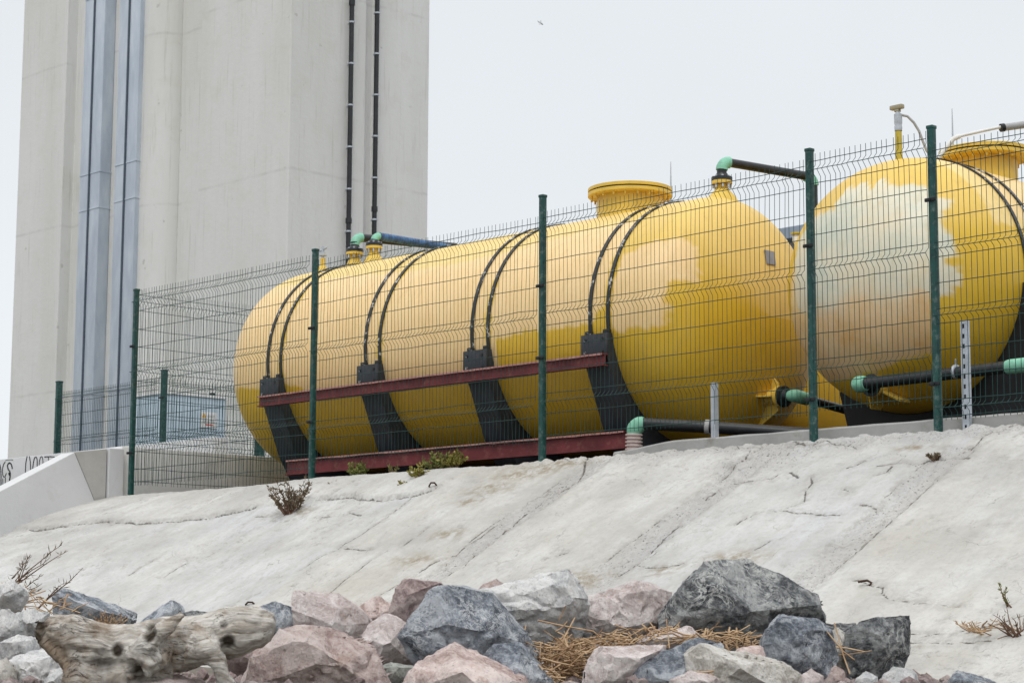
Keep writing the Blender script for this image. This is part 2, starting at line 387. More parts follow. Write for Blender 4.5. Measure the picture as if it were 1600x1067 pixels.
def slope_mat():
    b = MB('weathered_slope_concrete', 0.9, 0.12)
    n = b.noise(1.6, 8, 0.62); vs_ = b.map((4.5, 0.9, 0.9)); n_str = b.noise(1.4, 7, 0.65, vs_)
    base = b.mix(b.attr('warm'), (0.505, 0.517, 0.527), (0.515, 0.495, 0.440))
    big = b.noise(0.75, 6, 0.6, None, 0.5); base = b.mix(b.rng(big, 0.40, 0.62, 0.85, 0), base, (0.385, 0.38, 0.365))
    k = b.mix(b.rng(n, 0.38, 0.64, 0, 0.65), base, (0.62, 0.62, 0.605))
    k = b.mix(b.rng(n_str, 0.44, 0.70, 0, 0.5), k, (0.40, 0.385, 0.35))
    fine = b.noise(26, 7, 0.72); k = b.mix(b.math('MULTIPLY', b.rng(fine, 0.48, 0.66), 0.30), k, (0.33, 0.315, 0.29))
    k = b.mix(b.math('MULTIPLY', b.attr('strip'), b.rng(b.noise(30, 5, 0.75), 0.42, 0.66, 0.15, 0.75)), k, (0.36, 0.35, 0.345))
    pit = b.math('MULTIPLY', b.rng(b.noise(46, 5, 0.7), 0.585, 0.65), b.math('ADD', 0.08, b.attr('strip'))); k = b.mix(b.math('MINIMUM', pit, 0.85), k, (0.09, 0.085, 0.08))
    stn = b.math('MULTIPLY', b.attr('stain'), b.rng(b.noise(11, 6, 0.7), 0.40, 0.58)); k = b.mix(b.math('MULTIPLY', stn, 0.85), k, (0.24, 0.195, 0.125))
    # cracks: a distance attribute, broken up by noise; dark tone is dirt plus painted shade
    wob = b.math('MULTIPLY', b.math('SUBTRACT', b.noise(45, 4, 0.7), 0.5), 0.022)
    d = b.math('ADD', b.attr('crack'), wob); wd = b.rng(b.noise(5, 4, 0.6), 0.34, 0.60, 0.002, 0.013)
    f = b.math('SUBTRACT', 1.0, b.math('DIVIDE', b.math('MAXIMUM', d, 0.0), wd)); f = b.math('MULTIPLY', b.math('MAXIMUM', f, 0.0), 1.6); f = b.math('MINIMUM', f, 0.92)
    dv = b.n('ShaderNodeVectorMath'); dv.operation = 'ADD'; nzv = b.n('ShaderNodeTexNoise'); nzv.inputs['Scale'].default_value = 2.6; nzv.inputs['Detail'].default_value = 5; b.l(b._obj, nzv.inputs['Vector'])
    sc_ = b.n('ShaderNodeVectorMath'); sc_.operation = 'SCALE'; sc_.inputs['Scale'].default_value = 0.55; b.l(nzv.outputs['Color'], sc_.inputs[0]); b.l(b._obj, dv.inputs[0]); b.l(sc_.outputs[0], dv.inputs[1])
    for vsc, wd_, amt in ((1.3, 0.006, 0.65), (3.4, 0.010, 0.45)):
        ve = b.voro(vsc, 'DISTANCE_TO_EDGE', dv.outputs[0]); gate = b.rng(b.noise(1.7 * vsc ** .5, 4, 0.6), 0.50, 0.60); fc = b.math('MULTIPLY', b.rng(ve, 0.0, wd_, 1, 0), gate); k = b.mix(b.math('MULTIPLY', fc, amt), k, (0.16, 0.15, 0.135))
    k = b.mix(f, k, (0.085, 0.078, 0.07))
    df = b.rng(b.attr('crack'), 0.0, 0.075, 0.42, 0.0); df = b.math('MULTIPLY', df, b.rng(b.noise(16, 6, 0.75), 0.44, 0.58)); k = b.mix(df, k, (0.22, 0.20, 0.175))
    grit = b.math('MULTIPLY', b.rng(b.noise(9, 8, 0.78, None, 0.4), 0.54, 0.64), b.rng(b.noise(1.1, 5, 0.6), 0.42, 0.58, 0.08, 0.85)); k = b.mix(grit, k, (0.30, 0.285, 0.26))
    b.col(k)
    h = b.math('ADD', b.math('MULTIPLY', b.noise(38, 7, 0.72), 1.0), b.math('MULTIPLY', f, -0.8))
    p = b.bump(h, 0.42, 0.014); b.bump(n_str, 0.30, 0.03, p); return b.m
M['slope'] = slope_mat()

def rock_mat(name, dark, mid, light, vein, scale=1.0, vein_amt=0.6, spot=None):
    b = MB(name, 0.82, 0.25)
    v = b.map((3.0 * scale, 6.0 * scale, 4.4 * scale), (0.4, 0.7, 0.3))
    n = b.noise(1.1, 9, 0.70, v, 0.7); n2 = b.noise(42 * scale, 5, 0.72)
    k = b.ramp(n, (0.42, dark), (0.50, mid), (0.58, light))
    k = b.mix(b.rng(n2, 0.46, 0.62, 0, 0.36), k, tuple(min(.8, x * 1.3) for x in light))
    k = b.mix(b.math('MULTIPLY', b.rng(b.noise(70 * scale, 4, 0.7), 0.56, 0.66), 0.55), k, tuple(x * 0.4 for x in dark))
    k = b.mix(b.math('MULTIPLY', b.rng(b.noise(1.6, 5, 0.65), 0.54, 0.68), 0.55), k, tuple(x * a for x, a in zip(mid, (0.62, 0.52, 0.40))))
    vn = b.noise(2.6 * scale, 9, 0.66, v, 1.6); ve = b.rng(b.math('ABSOLUTE', b.math('SUBTRACT', vn, 0.5)), 0.0, 0.045, 1, 0)
    ve = b.math('MULTIPLY', ve, b.rng(b.noise(4 * scale, 5, 0.6), 0.44, 0.56)); k = b.mix(b.math('MULTIPLY', ve, vein_amt), k, vein)
    if spot: k = b.mix(b.math('MULTIPLY', b.rng(b.noise(3.2 * scale, 6, 0.7), 0.56, 0.68), 0.6), k, spot)
    oi = b.n('ShaderNodeObjectInfo'); hsv = b.n('ShaderNodeHueSaturation'); b.l(b.rng(oi.outputs['Random'], 0, 1, 0.86, 1.14), hsv.inputs['Value']); b.l(k, hsv.inputs['Color'])
    b.col(hsv.outputs[0])
    p = b.bump(b.noise(26 * scale, 9, 0.76), 0.9, 0.022); b.bump(n, 0.6, 0.04, p); return b.m
M['r_pink'] = rock_mat('pink_granite', (0.37, 0.27, 0.25), (0.52, 0.405, 0.38), (0.66, 0.56, 0.53), (0.74, 0.68, 0.65), 1.0, 0.5, (0.36, 0.18, 0.11))
M['r_palepink'] = rock_mat('pale_pink_granite', (0.46, 0.38, 0.36), (0.60, 0.52, 0.50), (0.72, 0.66, 0.64), (0.78, 0.74, 0.72), 1.0, 0.4, (0.50, 0.33, 0.25))
M['r_mauve'] = rock_mat('mauve_granite', (0.25, 0.185, 0.18), (0.37, 0.29, 0.28), (0.50, 0.42, 0.40), (0.58, 0.52, 0.50), 1.2, 0.5)
M['r_blue'] = rock_mat('blue_grey_gneiss', (0.095, 0.110, 0.135), (0.19, 0.213, 0.25), (0.44, 0.47, 0.51), (0.68, 0.70, 0.72), 1.1, 0.85)
M['r_dark'] = rock_mat('dark_grey_gneiss', (0.050, 0.054, 0.060), (0.105, 0.112, 0.120), (0.32, 0.33, 0.33), (0.62, 0.63, 0.61), 0.9, 0.85)
M['r_white'] = rock_mat('white_grey_stone', (0.44, 0.45, 0.46), (0.64, 0.64, 0.64), (0.76, 0.755, 0.74), (0.80, 0.80, 0.78), 1.2, 0.4, (0.25, 0.25, 0.26))
M['r_beige'] = rock_mat('beige_stone', (0.44, 0.41, 0.36), (0.60, 0.57, 0.52), (0.70, 0.675, 0.63), (0.74, 0.72, 0.68), 1.3, 0.4, (0.34, 0.31, 0.26))
M['r_green'] = rock_mat('green_grey_stone', (0.28, 0.30, 0.28), (0.40, 0.42, 0.39), (0.50, 0.52, 0.48), (0.55, 0.55, 0.55), 1.2, 0.3)
def wood_mat():
    b = MB('driftwood', 0.88, 0.15)
    cx_ = b.n('ShaderNodeCombineXYZ')
    for k_, nm_ in enumerate(('gl', 'gt', 'gk')): b.l(b.attr(nm_), cx_.inputs[k_])
    def gm(sc):
        q = b.n('ShaderNodeMapping'); q.inputs['Scale'].default_value = sc; b.l(cx_.outputs[0], q.inputs[0]); return q.outputs[0]
    g = b.noise(1.0, 8, 0.70, gm((5, 38, 38)), 1.2); g2 = b.noise(1.0, 5, 0.6, gm((2.5, 13, 13)), 1.0); n = b.noise(5, 6, 0.68)
    k = b.ramp(g2, (0.32, (0.30, 0.265, 0.225)), (0.46, (0.47, 0.435, 0.39)), (0.58, (0.60, 0.575, 0.535)), (0.70, (0.70, 0.68, 0.64)))
    k = b.mix(b.rng(g, 0.44, 0.34, 0, 0.75), k, (0.15, 0.115, 0.085))
    k = b.mix(b.rng(g, 0.56, 0.68, 0, 0.5), k, (0.74, 0.715, 0.68))
    k = b.mix(b.rng(n, 0.50, 0.60, 0, 0.60), k, (0.21, 0.145, 0.09)); k = b.mix(b.rng(b.noise(2.6, 5, 0.6), 0.5, 0.6, 0, 0.55), k, (0.26, 0.19, 0.125))
    sp = b.rng(b.math('ABSOLUTE', b.math('SUBTRACT', b.noise(1.0, 4, 0.6, gm((3, 22, 22)), 0.6), 0.5)), 0.0, 0.012, 1, 0)
    sp = b.math('MULTIPLY', sp, b.rng(b.noise(4, 4), 0.45, 0.55)); k = b.mix(b.math('MULTIPLY', sp, 0.9), k, (0.045, 0.035, 0.028))
    k = b.mix(b.math('MINIMUM', b.math('MULTIPLY', b.attr('rot'), 1.35), 0.95), k, (0.04, 0.028, 0.018))
    b.col(k); hh = b.math('SUBTRACT', g, sp); p = b.bump(hh, 0.8, 0.02); b.bump(b.noise(22, 6, 0.7), 0.4, 0.01, p); return b.m
M['wood'] = wood_mat()
def stuffmat(name, a, c, sc=30):
    b = MB(name, 0.85, 0.15); b.col(b.ramp(b.noise(sc, 3), (0.3, a), (0.7, c))); return b.m
M['straw'] = stuffmat('dry_straw', (0.24, 0.14, 0.075), (0.55, 0.40, 0.25), 9)
M['leaf'] = stuffmat('green_leaf', (0.085, 0.11, 0.03), (0.24, 0.25, 0.08), 25)
M['leafy'] = stuffmat('yellow_green_leaf', (0.16, 0.17, 0.04), (0.36, 0.31, 0.09), 25)
M['leafdry'] = stuffmat('dry_leaf', (0.10, 0.075, 0.05), (0.22, 0.18, 0.12), 25)
M['stem'] = stuffmat('brown_stem', (0.09, 0.05, 0.035), (0.20, 0.12, 0.08), 30)
M['cabinet'] = painted('pale_blue_cabinet', (0.42, 0.51, 0.59), 0.06, 0.5, 0.35, 2)
M['signw'] = painted('sign_white', (0.78, 0.78, 0.78), 0.03, 0.5)
M['signy'] = painted('sign_yellow', (0.75, 0.42, 0.02), 0.05, 0.5)
M['signr'] = painted('sign_red', (0.6, 0.06, 0.03), 0.05, 0.5)
M['ribbed'] = painted('ribbed_hose', (0.60, 0.50, 0.47), 0.1, 0.5, 0.3, 12, (0.3, 0.18, 0.15), 0.4)
M['plate'] = painted('grey_name_plate', (0.20, 0.20, 0.22), 0.2, 0.4, 0.4)
M['roofblue'] = painted('grey_blue_roof', (0.30, 0.36, 0.44), 0.06, 0.5, 0.3, 1)
M['far'] = painted('distant_mast_grey', (0.50, 0.53, 0.56), 0.05, 0.6)

# ================================================================== SETTING
def sheet(name, x0, x1, y0, y1, z, mat, kind='structure'):
    o = mesh_obj(name, [(x0, y0, z), (x1, y0, z), (x1, y1, z), (x0, y1, z)], [(0, 1, 2, 3)], mat, None, None)
    return tag(o, kind=kind)
sheet('ground', -3000, 3000, -3000, 3000, -2.7, M['sand'])
# platform the tanks and the tower stand on
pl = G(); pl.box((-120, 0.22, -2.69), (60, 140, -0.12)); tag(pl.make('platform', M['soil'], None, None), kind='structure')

# ---- the concrete revetment below the fence
CR1 = dict(s=(3.81, 1200, 640), L=[
 [(0,600),(110,595),(180,610),(260,610),(340,620),(430,625)], [(110,580),(215,540),(225,480),(265,440),(255,400)],
 [(470,355),(520,340),(560,315),(600,300)], [(650,340),(830,325),(880,340),(950,310),(990,290),(1070,295),(1110,280),(1200,290)],
 [(1180,240),(1250,200),(1300,150),(1400,125),(1524,100)], [(0,210),(200,215),(300,225),(450,215),(530,235)],
 [(545,570),(650,590)], [(500,490),(450,470)], [(1010,420),(900,510),(830,580),(760,630),(600,770),(430,910),(310,1000)],
 [(60,380),(20,410),(0,405)],[(640,400),(700,385),(740,350)],[(130,370),(180,395)]])
CR2 = dict(s=(3.9525, 800, 650), L=[
 [(0,270),(100,275),(220,265),(330,285),(460,260),(490,280),(640,250),(850,240),(1000,220),(1200,190),(1330,200),(1470,215)],
 [(470,265),(440,350),(400,400),(330,440),(230,490),(100,580),(0,670)],
 [(1470,225),(1420,290),(1340,350),(1280,390)],
 [(1350,400),(1450,405),(1580,380)], [(1030,670),(930,750),(830,870),(740,940),(630,985)],
 [(630,985),(700,950),(760,915),(870,930),(960,925),(1060,910)], [(1390,665),(1450,625),(1520,605)],
 [(1500,835),(1560,795),(1590,780)], [(280,865),(340,845)], [(1270,450),(1200,500)], [(890,835),(840,880)]])
CR3 = dict(s=(3.9525, 400, 690), L=[
 [(370,360),(600,345),(680,360),(780,365),(860,350),(960,340),(1060,315),(1110,290)], [(960,345),(860,420),(720,520),(520,650),(280,790)],
 [(360,475),(430,470),(560,440),(650,455)], [(1100,515),(950,610),(910,640)], [(810,670),(740,710),(640,790),(540,860),(460,930)],
 [(1570,440),(1480,500),(1380,570),(1240,690),(1110,740),(980,820),(760,945)], [(1570,520),(1460,610),(1360,680),(1280,770),(1110,865)],
 [(520,655),(640,670),(720,660)], [(0,460),(140,460)]])
CR4 = dict(s=(3.475, 0, 760), L=[[(160,240),(220,240),(400,215),(600,200),(850,205),(1000,190),(1130,175),(1240,150),(1390,120)],
 [(700,480),(780,430),(850,395)], [(890,485),(1010,415)]])
CR5 = dict(s=(4.0, 1200, 840), L=[[(530,262),(570,270),(640,295),(720,320),(710,350),(760,385),(900,405),(1050,415),(1200,430)],
 [(890,600),(1000,610),(1150,590),(1350,560),(1600,480)], [(890,660),(1100,665),(1400,640)]])
def slope_base(u, v):
    u = np.asarray(u, float); v = np.asarray(v, float)
    s = 0.52 - 0.17 * sstep(-15.0, -19.6, u)
    d = np.maximum(-v, 0)
    z = -0.045 - s * (np.sqrt(d * d + 0.04) - 0.2) - 0.03 * d
    return z
def on_slope(x, y):
    d = ray(x, y); t = np.linspace(8, 32, 2400); P = CAM + t[:, None] * d
    k = np.nonzero(P[:, 2] * 0 + (P[:, 2] - slope_base(P[:, 0], P[:, 1])) * np.where(P[:, 1] < 0.3, 1, 9e9) < 0)[0]
    h = P[:, 2] - slope_base(P[:, 0], P[:, 1])
    k = np.nonzero((h[:-1] > 0) & (h[1:] <= 0) & (P[1:, 1] < 0.25))[0]
    if len(k): return P[k[0] + 1]
    j = np.argmin(np.abs(P[:, 1])); return P[j]
cracks = []
for c in (CR1, CR2, CR3, CR4, CR5):
    k, ox, oy = c['s']
    for line in c['L']:
        cracks.append([tuple(on_slope(ox + a / k, oy + b_ / k)[:2]) for a, b_ in line])
U0, U1, V0, V1 = -19.72, -3.2, -5.2, 0.14
nu, nv = 1320, 320
uu = np.linspace(U0, U1, nu); vv = V1 + (V0 - V1) * (np.linspace(0, 1, nv) ** 1.25)
UU, VV = np.meshgrid(uu, vv, indexing='ij'); P2 = np.stack([UU.ravel(), VV.ravel()], -1)
u_, v_ = P2[:, 0], P2[:, 1]
Z = slope_base(u_, v_)
crack = np.full(len(P2), 9.0)
for line in cracks: crack = np.minimum(crack, segdist(P2, line))
P3n = np.stack([u_, v_, 0 * u_], -1)
wob = 0.05 * fbm(P3n * [1.2, 2.2, 1], 3)
strip = np.zeros(len(P2))
for uc, wd, vtop in ((-12.09, 0.25, -0.22), (-10.22, 0.32, -0.1), (-8.33, 0.27, -0.35)):
    d = np.abs(u_ + wob * 0.5 - uc) - wd / 2
    s_ = (1 - sstep(-0.04, 0.03, d)) * sstep(vtop, vtop - 0.08, v_)
    strip = np.maximum(strip, s_)
    crack = np.where(v_ < vtop, np.minimum(crack, np.abs(d - 0.01) + 0.010 * (0.5 + fbm(P3n * 2.3 + uc, 3))), crack)
crest = (1 - sstep(0.18, 0.36, -v_ + 0.12 * fbm(P3n * 2.1, 3))) * sstep(-14, -12.6, u_)
lump = np.clip(1 - np.hypot((u_ + 10.15) / 0.5, (v_ + 0.42) / 0.28) ** 2, 0, 1)
rough = np.clip(np.maximum(crest, lump * 1.3), 0, 1)
Z += 0.030 * fbm(P3n * 0.9, 3) * (0.25 + 0.75 * sstep(-0.1, -0.9, v_)) + 0.012 * fbm(P3n * 4.3, 4)
Z += rough * (0.018 + 0.050 * fbm(P3n * 7.0, 4)) - strip * (0.018 + 0.022 * fbm(P3n * 14.0, 3)) + 0.007 * fbm(P3n * [9, 22, 1], 3) + 0.012 * np.clip(fbm(P3n * [2.2, 5, 1] + 7, 4), 0, 1)
Z -= 0.010 * (1 - sstep(0.0, 0.018, crack))
# the thicker mortar layer of the upper left, which ends at the long horizontal crack
lay = cracks[sum(len(c['L']) for c in (CR1, CR2, CR3))]
lay2 = cracks[len(CR1['L']) + len(CR2['L'])]
pl_ = sorted([(-30, lay[0][1])] + list(lay) + list(lay2) + [(-13.2, 0.0), (0, 0.0)])
vc = np.interp(u_, [p[0] for p in pl_], [p[1] for p in pl_])
up = np.clip(v_ - vc, 0, 1); Z -= 0.035 * sstep(-16.0, -17.5, u_) * sstep(-0.9, 0.0, v_)
Z += 0.030 * sstep(0.0, 0.03, v_ - vc + 0.02 * fbm(P3n * 9, 3)) * sstep(-13.4, -14.2, u_) * sstep(0.1, -0.1, v_)
warm = 0.35 + 0.0 * u_
for a, b_, wv in ((-30, -13.88, 0.05), (-13.88, -12.1, 0.95), (-12.1, -10.22, 0.72), (-10.22, -8.33, 0.12), (-8.33, 0, 0.72)):
    warm = np.where((u_ + wob * .3 >= a) & (u_ + wob * .3 < b_), wv, warm)
warm = np.where((v_ > vc) & (u_ < -13.8), 0.5, warm)
warm = np.clip(warm + 0.25 * fbm(P3n * 0.8, 3) * 1.4, 0, 1)
stain = np.zeros(len(P2))
for x, y, a, b_ in ((765,765,.32,.13),(810,742,.34,.12),(850,735,.25,.1),(735,785,.2,.08),(650,875,.28,.1),(700,835,.2,.08),(1150,872,.3,.1),(1040,890,.15,.08),(900,905,.35,.12),(1430,700,.2,.06),(460,800,.3,.08),(860,730,.5,.07)):
    c = on_slope(x, y); stain = np.maximum(stain, np.exp(-((u_ - c[0]) / a) ** 2 - ((v_ - c[1]) / b_) ** 2))
ii = np.arange(nu * nv).reshape(nu, nv)
quads = np.stack([ii[:-1, :-1], ii[:-1, 1:], ii[1:, 1:], ii[1:, :-1]], -1).reshape(-1, 4)
slope = mesh_obj('revetment_slope', np.stack([u_, v_, Z], -1), quads, M['slope'], None, 180,
                 {'crack': crack, 'strip': np.clip(strip + rough * 1.0, 0, 1), 'warm': warm, 'stain': stain})
tag(slope, kind='structure')
# rubble bed under the rocks
bx = np.linspace(-24, 2, 200); by = np.linspace(-12.2, -2.6, 90)
BX, BY = np.meshgrid(bx, by, indexing='ij'); Pb = np.stack([BX.ravel(), BY.ravel(), 0 * BX.ravel()], -1)
dist = np.hypot(Pb[:, 0] - CAM[0], Pb[:, 1] - CAM[1])
bz = -1.80 - 0.70 * sstep(8.2, 5.0, dist) + 0.05 * fbm(Pb * 1.7, 3) + 0.03 * fbm(Pb * 6, 3)
ib = np.arange(200 * 90).reshape(200, 90)
bed = mesh_obj('shingle', np.stack([Pb[:, 0], Pb[:, 1], bz], -1), np.stack([ib[:-1, :-1], ib[1:, :-1], ib[1:, 1:], ib[:-1, 1:]], -1).reshape(-1, 4), M['sand'], None, 180)
tag(bed, kind='structure')
def ground_z(u, v):
    return float(slope_base(u, v))

# ---- kerb behind the fence
gk = G(); n = 60
xs = np.linspace(-12.25, -5.5, n); top = 0.085 - 0.06 * np.clip((-11.6 - xs) / 0.6, 0, 1); wv = 0.008 * fbm(np.stack([xs * 3, 0 * xs, 0 * xs], -1), 3)
V = []
for x, t, w_ in zip(xs, top, wv): V += [(x, 0.12 + w_, -0.2), (x, 0.12 + w_, t - 0.015), (x, 0.135 + w_, t + w_), (x, 0.42, t + w_), (x, 0.42, -0.2)]
Fk = [(i * 5 + j, i * 5 + j + 1, i * 5 + 6 + j, i * 5 + 5 + j) for i in range(n - 1) for j in range(4)] + [(0, 1, 2, 3, 4), tuple((n - 1) * 5 + j for j in (4, 3, 2, 1, 0))]
gk.add(V, Fk); k = gk.make('concrete_kerb', M['kerb'], None, 40)
tag(k, 'low grey concrete kerb with damp brown stain behind the fence foot', 'kerb')

# ================================================================== TOWER
TX, TY = -42.97, 20.0                          # front right corner
TZ0, TZ1 = -0.12, 34.0
def ux(px, v, y=300): return float(on(px, y, 1, v)[0])
tw = thing('concrete_tower', (TX, TY, TZ0), 'tall pale grey concrete tower with blue grey ducts rising behind the tanks', 'tower')
g = G()
xl, xa = ux(27, 20), ux(96.5, 20)
xcyl0, xcyl1 = ux(231, 20.9), ux(281, 20.9)
xm0 = ux(308, 20)
vb = float(on(114, 300, 0, xa)[1])             # back of the recess
xr = TX
yg0, yg1 = 22.62, 23.0                         # groove in the right hand face (along v)
yend = 24.95
plan = [(xl, 20.0), (xa, 20.0), (xa, vb), (ux(231, 20.75), vb), (ux(231, 20.75) , 20.75), (xm0 + 0.02, 20.75), (xm0 + 0.02, 20.0), (xr, 20.0), (xr, yg0), (xr - 0.16, yg0 + 0.04), (xr - 0.16, yg1 - 0.03), (xr, yg1), (xr, yend), (xl, yend)]
np_ = len(plan)
Vt = [(p[0], p[1], z) for z in (TZ0, TZ1) for p in plan]
g.add(Vt, [(i, (i + 1) % np_, np_ + (i + 1) % np_, np_ + i) for i in range(np_)] + [tuple(range(np_ - 1, -1, -1)), tuple(range(np_, 2 * np_))])
g.make('wall', M['tower'], tw, None, bevel=0.03)
# half round shaft between the recess and the middle face
cx = (xcyl0 + xcyl1) / 2 + 0.1; rr = (xcyl1 - xcyl0) / 2 * 1.05
g = G(); ang = np.linspace(math.pi, 2 * math.pi, 40); Vc = []
for z in (TZ0, TZ1): Vc += [(cx + rr * math.cos(a), 20.747 + rr * 0.75 * math.sin(a), z) for a in ang]
g.add(Vc, [(i, i + 1, 41 + i, 40 + i) for i in range(39)]); g.make('round_shaft', M['tower'], tw, 60)
def box_duct(px0, px1, px2, vf):
    x0, x1 = ux(px0, vf), ux(px1, vf)
    dep = vb - 0.01 - vf
    d = G(); d.box((x0, vf, TZ0), (x1, vf + dep, TZ1 - 0.4), 0.02); o = d.make('duct', M['duct'], tw, 30)
    xs_ = x0 + (x1 - x0) * 0.50
    s2 = G(); s2.box((xs_ - 0.045, vf - 0.03, TZ0), (xs_ + 0.03, vf - 0.002, TZ1 - 0.5)); s2.make('seam', M['ductdark'], o, None)
    s3 = G()
    for zz in (5.2, 10.8, 11.9, 17.4, 23.0, 28.6):
        s3.box((x0 - 0.012, vf - 0.016, zz), (xs_ - 0.06, vf - 0.004, zz + 0.035)); s3.box((xs_ + 0.04, vf - 0.016, zz), (x1 + 0.012, vf - 0.004, zz + 0.035)); s3.box((x1 + 0.003, vf, zz), (x1 + 0.014, vf + dep, zz + 0.035))
    each(s3, 'joint_flange', M['duct'], o, None)
M['ductdark'] = painted('dark_duct_seam', (0.05, 0.07, 0.10), 0.2, 0.5)
box_duct(124, 155, 170, vb - 0.40)
box_duct(178.5, 211, 228, vb - 0.44)
for px, zoff in ((545.5, 0.0), (585.5, 0.45)):
    yv = float(on(px, 300, 0, TX + 0.14)[1])
    d = G(); zl = 0.0; d.tube([(TX + 0.14, yv, zl), (TX + 0.14, yv, TZ1)], 0.068, 12)
    for zz in (9.3 + zoff, 15.4 + zoff, 21.5): d.lathe((TX + 0.14, yv, zz), (0, 0, 1), [(0, .068), (0, .088), (.14, .088), (.14, .068)], 12)
    o = d.make('downpipe', M['blackpipe'], tw, 60)
    b_ = G()
    for q in range(26):
        b_ = G(); zz = 3.2 + zoff + q * 1.17
        b_.lathe((TX + 0.14, yv, zz), (0, 0, 1), [(0, .070), (0, .082), (.045, .082), (.045, .070)], 12); b_.box((TX + 0.002, yv - 0.02, zz), (TX + 0.075, yv + 0.02, zz + 0.04)); b_.make('bracket', M['galv'], o, 40)
    
    p_ = G()
    for zz in (12.0, 14.6 if zoff else 13.2): p_.lathe((TX + 0.14, yv, zz + zoff), (0, 0, 1), [(0, .0685), (.1, .0705), (.25, .0705), (.32, .0685)], 12)

# ================================================================== WALLS AT THE LEFT
ww = thing('wing_wall', (-19.72, -0.4, -0.1), 'pale concrete wing wall with sloping top running down beside the slope', 'wall')
g = G()
pr = [(-3.6, -1.9), (-3.6, -1.12), (-1.62, -0.12), (-0.62, 0.405), (-0.30, -0.2), (-0.30, -1.0)]
g.prism([(a, b_) for a, b_ in pr], 0, -19.98, -19.72); g.make('sloping_panel', M['wallwhite'], ww, None, bevel=0.008)
g = G(); g.prism([(-0.605, 0.41), (-0.19, 0.47), (-0.19, -0.9), (-0.285, -0.9), (-0.285, -0.2)], 0, -19.975, -19.74); g.make('stained_panel', M['wallgrey'], ww, None, bevel=0.006)
g = G(); g.prism([(-0.175, 0.475), (0.02, 0.48), (0.02, -0.9), (-0.175, -0.9)], 0, -19.98, -19.715); g.make('end_pier', M['wallwhite'], ww, None, bevel=0.006)
rw = G(); rw.box((-20.05, 0.03, -0.6), (-19.78, 2.62, 0.515), 0.012)
o = rw.make('return_wall', M['wallstain'], None, 30); tag(o, 'stained low concrete wall behind the fence corner left of the tanks', 'wall')
gw = thing('graffiti_wall', (-27, 3.0, -0.1), 'long low white wall with black graffiti behind the wing wall', 'wall')
g = G(); g.box((-40, 3.0, -0.2), (-22.2, 3.25, 0.965), 0.01); g.make('wall_body', M['wallwhite'], gw, 30)
zt_ = 0.97
def gpt(x, y): return on(x / 13.33, 690 + y / 13.33, 1, 2.995)
gs = [([(565,300),(540,400),(530,520),(525,740)],15), ([(610,300),(630,420),(640,680)],15), ([(670,660),(690,450),(715,330),(750,310),(775,360),(770,610)],16),
 ([(815,590),(815,420),(840,320),(870,300),(890,350),(895,540)],12), ([(920,315),(1030,305),(1140,315)],14), ([(1005,315),(1015,490)],12),
 ([(1165,390),(1180,300),(1200,300),(1215,370)],10), ([(1270,350),(1300,250),(1330,250),(1340,330)],15), ([(1390,250),(1392,275)],8),
 ([(-30,420),(10,520),(20,700),(18,1020)],18), ([(110,410),(65,480),(45,600),(60,720),(100,735),(130,650)],14), ([(55,760),(60,990)],12), ([(110,740),(105,960)],13),
 ([(255,560),(235,460),(190,430),(150,480),(165,570),(210,620),(212,700),(178,920)],22), ([(110,385),(190,372),(270,375)],8), ([(180,640),(200,700)],30),
 ([(-60,430),(-90,600),(-70,760),(-40,800)],16)]
g = G()
for pts, wd in gs:
    P = [gpt(*p) for p in pts]
    # refine
    Q = []
    for i in range(len(P) - 1):
        for t in np.linspace(0, 1, 5)[:-1]: Q.append(P[i] * (1 - t) + P[i + 1] * t)
    Q.append(P[-1]); Q = np.array(Q)
    for _ in range(2): Q[1:-1] = (Q[:-2] + Q[1:-1] * 2 + Q[2:]) / 4
    hw = wd / 13.33 * 30 / F * 0.62
    L, R = [], []
    for i in range(len(Q)):
        t = Q[min(i + 1, len(Q) - 1)] - Q[max(i - 1, 0)]; nrm = np.array([-t[2], 0, t[0]]); nrm /= np.linalg.norm(nrm) + 1e-9
        hx = np.array([1.7, 1, 1.0]); L.append(Q[i] + nrm * hw * hx); R.append(Q[i] - nrm * hw * hx)
    n = len(Q); g.add(L + R, [(i, i + 1, n + i + 1, n + i) for i in range(n - 1)])
g.make('graffiti', M['graff'], gw, None)

# ---- distant blue cabinet
cb = thing('blue_cabinet', (-31.2, 8.6, -0.1), 'pale blue metal cabinet with a warning sign behind the far fence', 'cabinet')
g = G(); g.box((-31.75, 8.0, -0.12), (-30.77, 9.36, 2.60), 0.015); g.make('cabinet_body', M['cabinet'], cb, 30)
g = G(); g.prism([(7.98, 2.602), (7.98, 2.64), (8.68, 2.655), (9.38, 2.64), (9.38, 2.602)], 0, -31.77, -30.75); g.make('cabinet_roof', M['signw'], cb, None)
g = G(); g.box((-30.86, 9.05, 2.66), (-30.78, 9.13, 2.70)); g.make('lamp', M['clip'], cb, None)
g = G(); g.box((-30.768, 8.795, 2.05), (-30.752, 9.165, 2.335)); sg = g.make('warning_sign', M['signw'], cb, None)
g = G(); g.plate([(-30.750, 8.82, 2.235), (-30.750, 8.91, 2.235), (-30.750, 8.865, 2.315)], (0.003, 0, 0)); g.make('warning_triangle', M['signy'], sg, None)
g = G(); g.box((-30.751, 8.90, 2.095), (-30.748, 9.07, 2.118)); g.make('red_line', M['signr'], sg, None)
g = G()
for z in (2.27, 2.245, 2.20, 2.175, 2.15): g.box((-30.751, 8.94 if z > 2.21 else 8.84, z), (-30.749, 9.13 - random.random() * 0.05, z + 0.008))
each(g, 'text_line', M['grey'], sg, None)

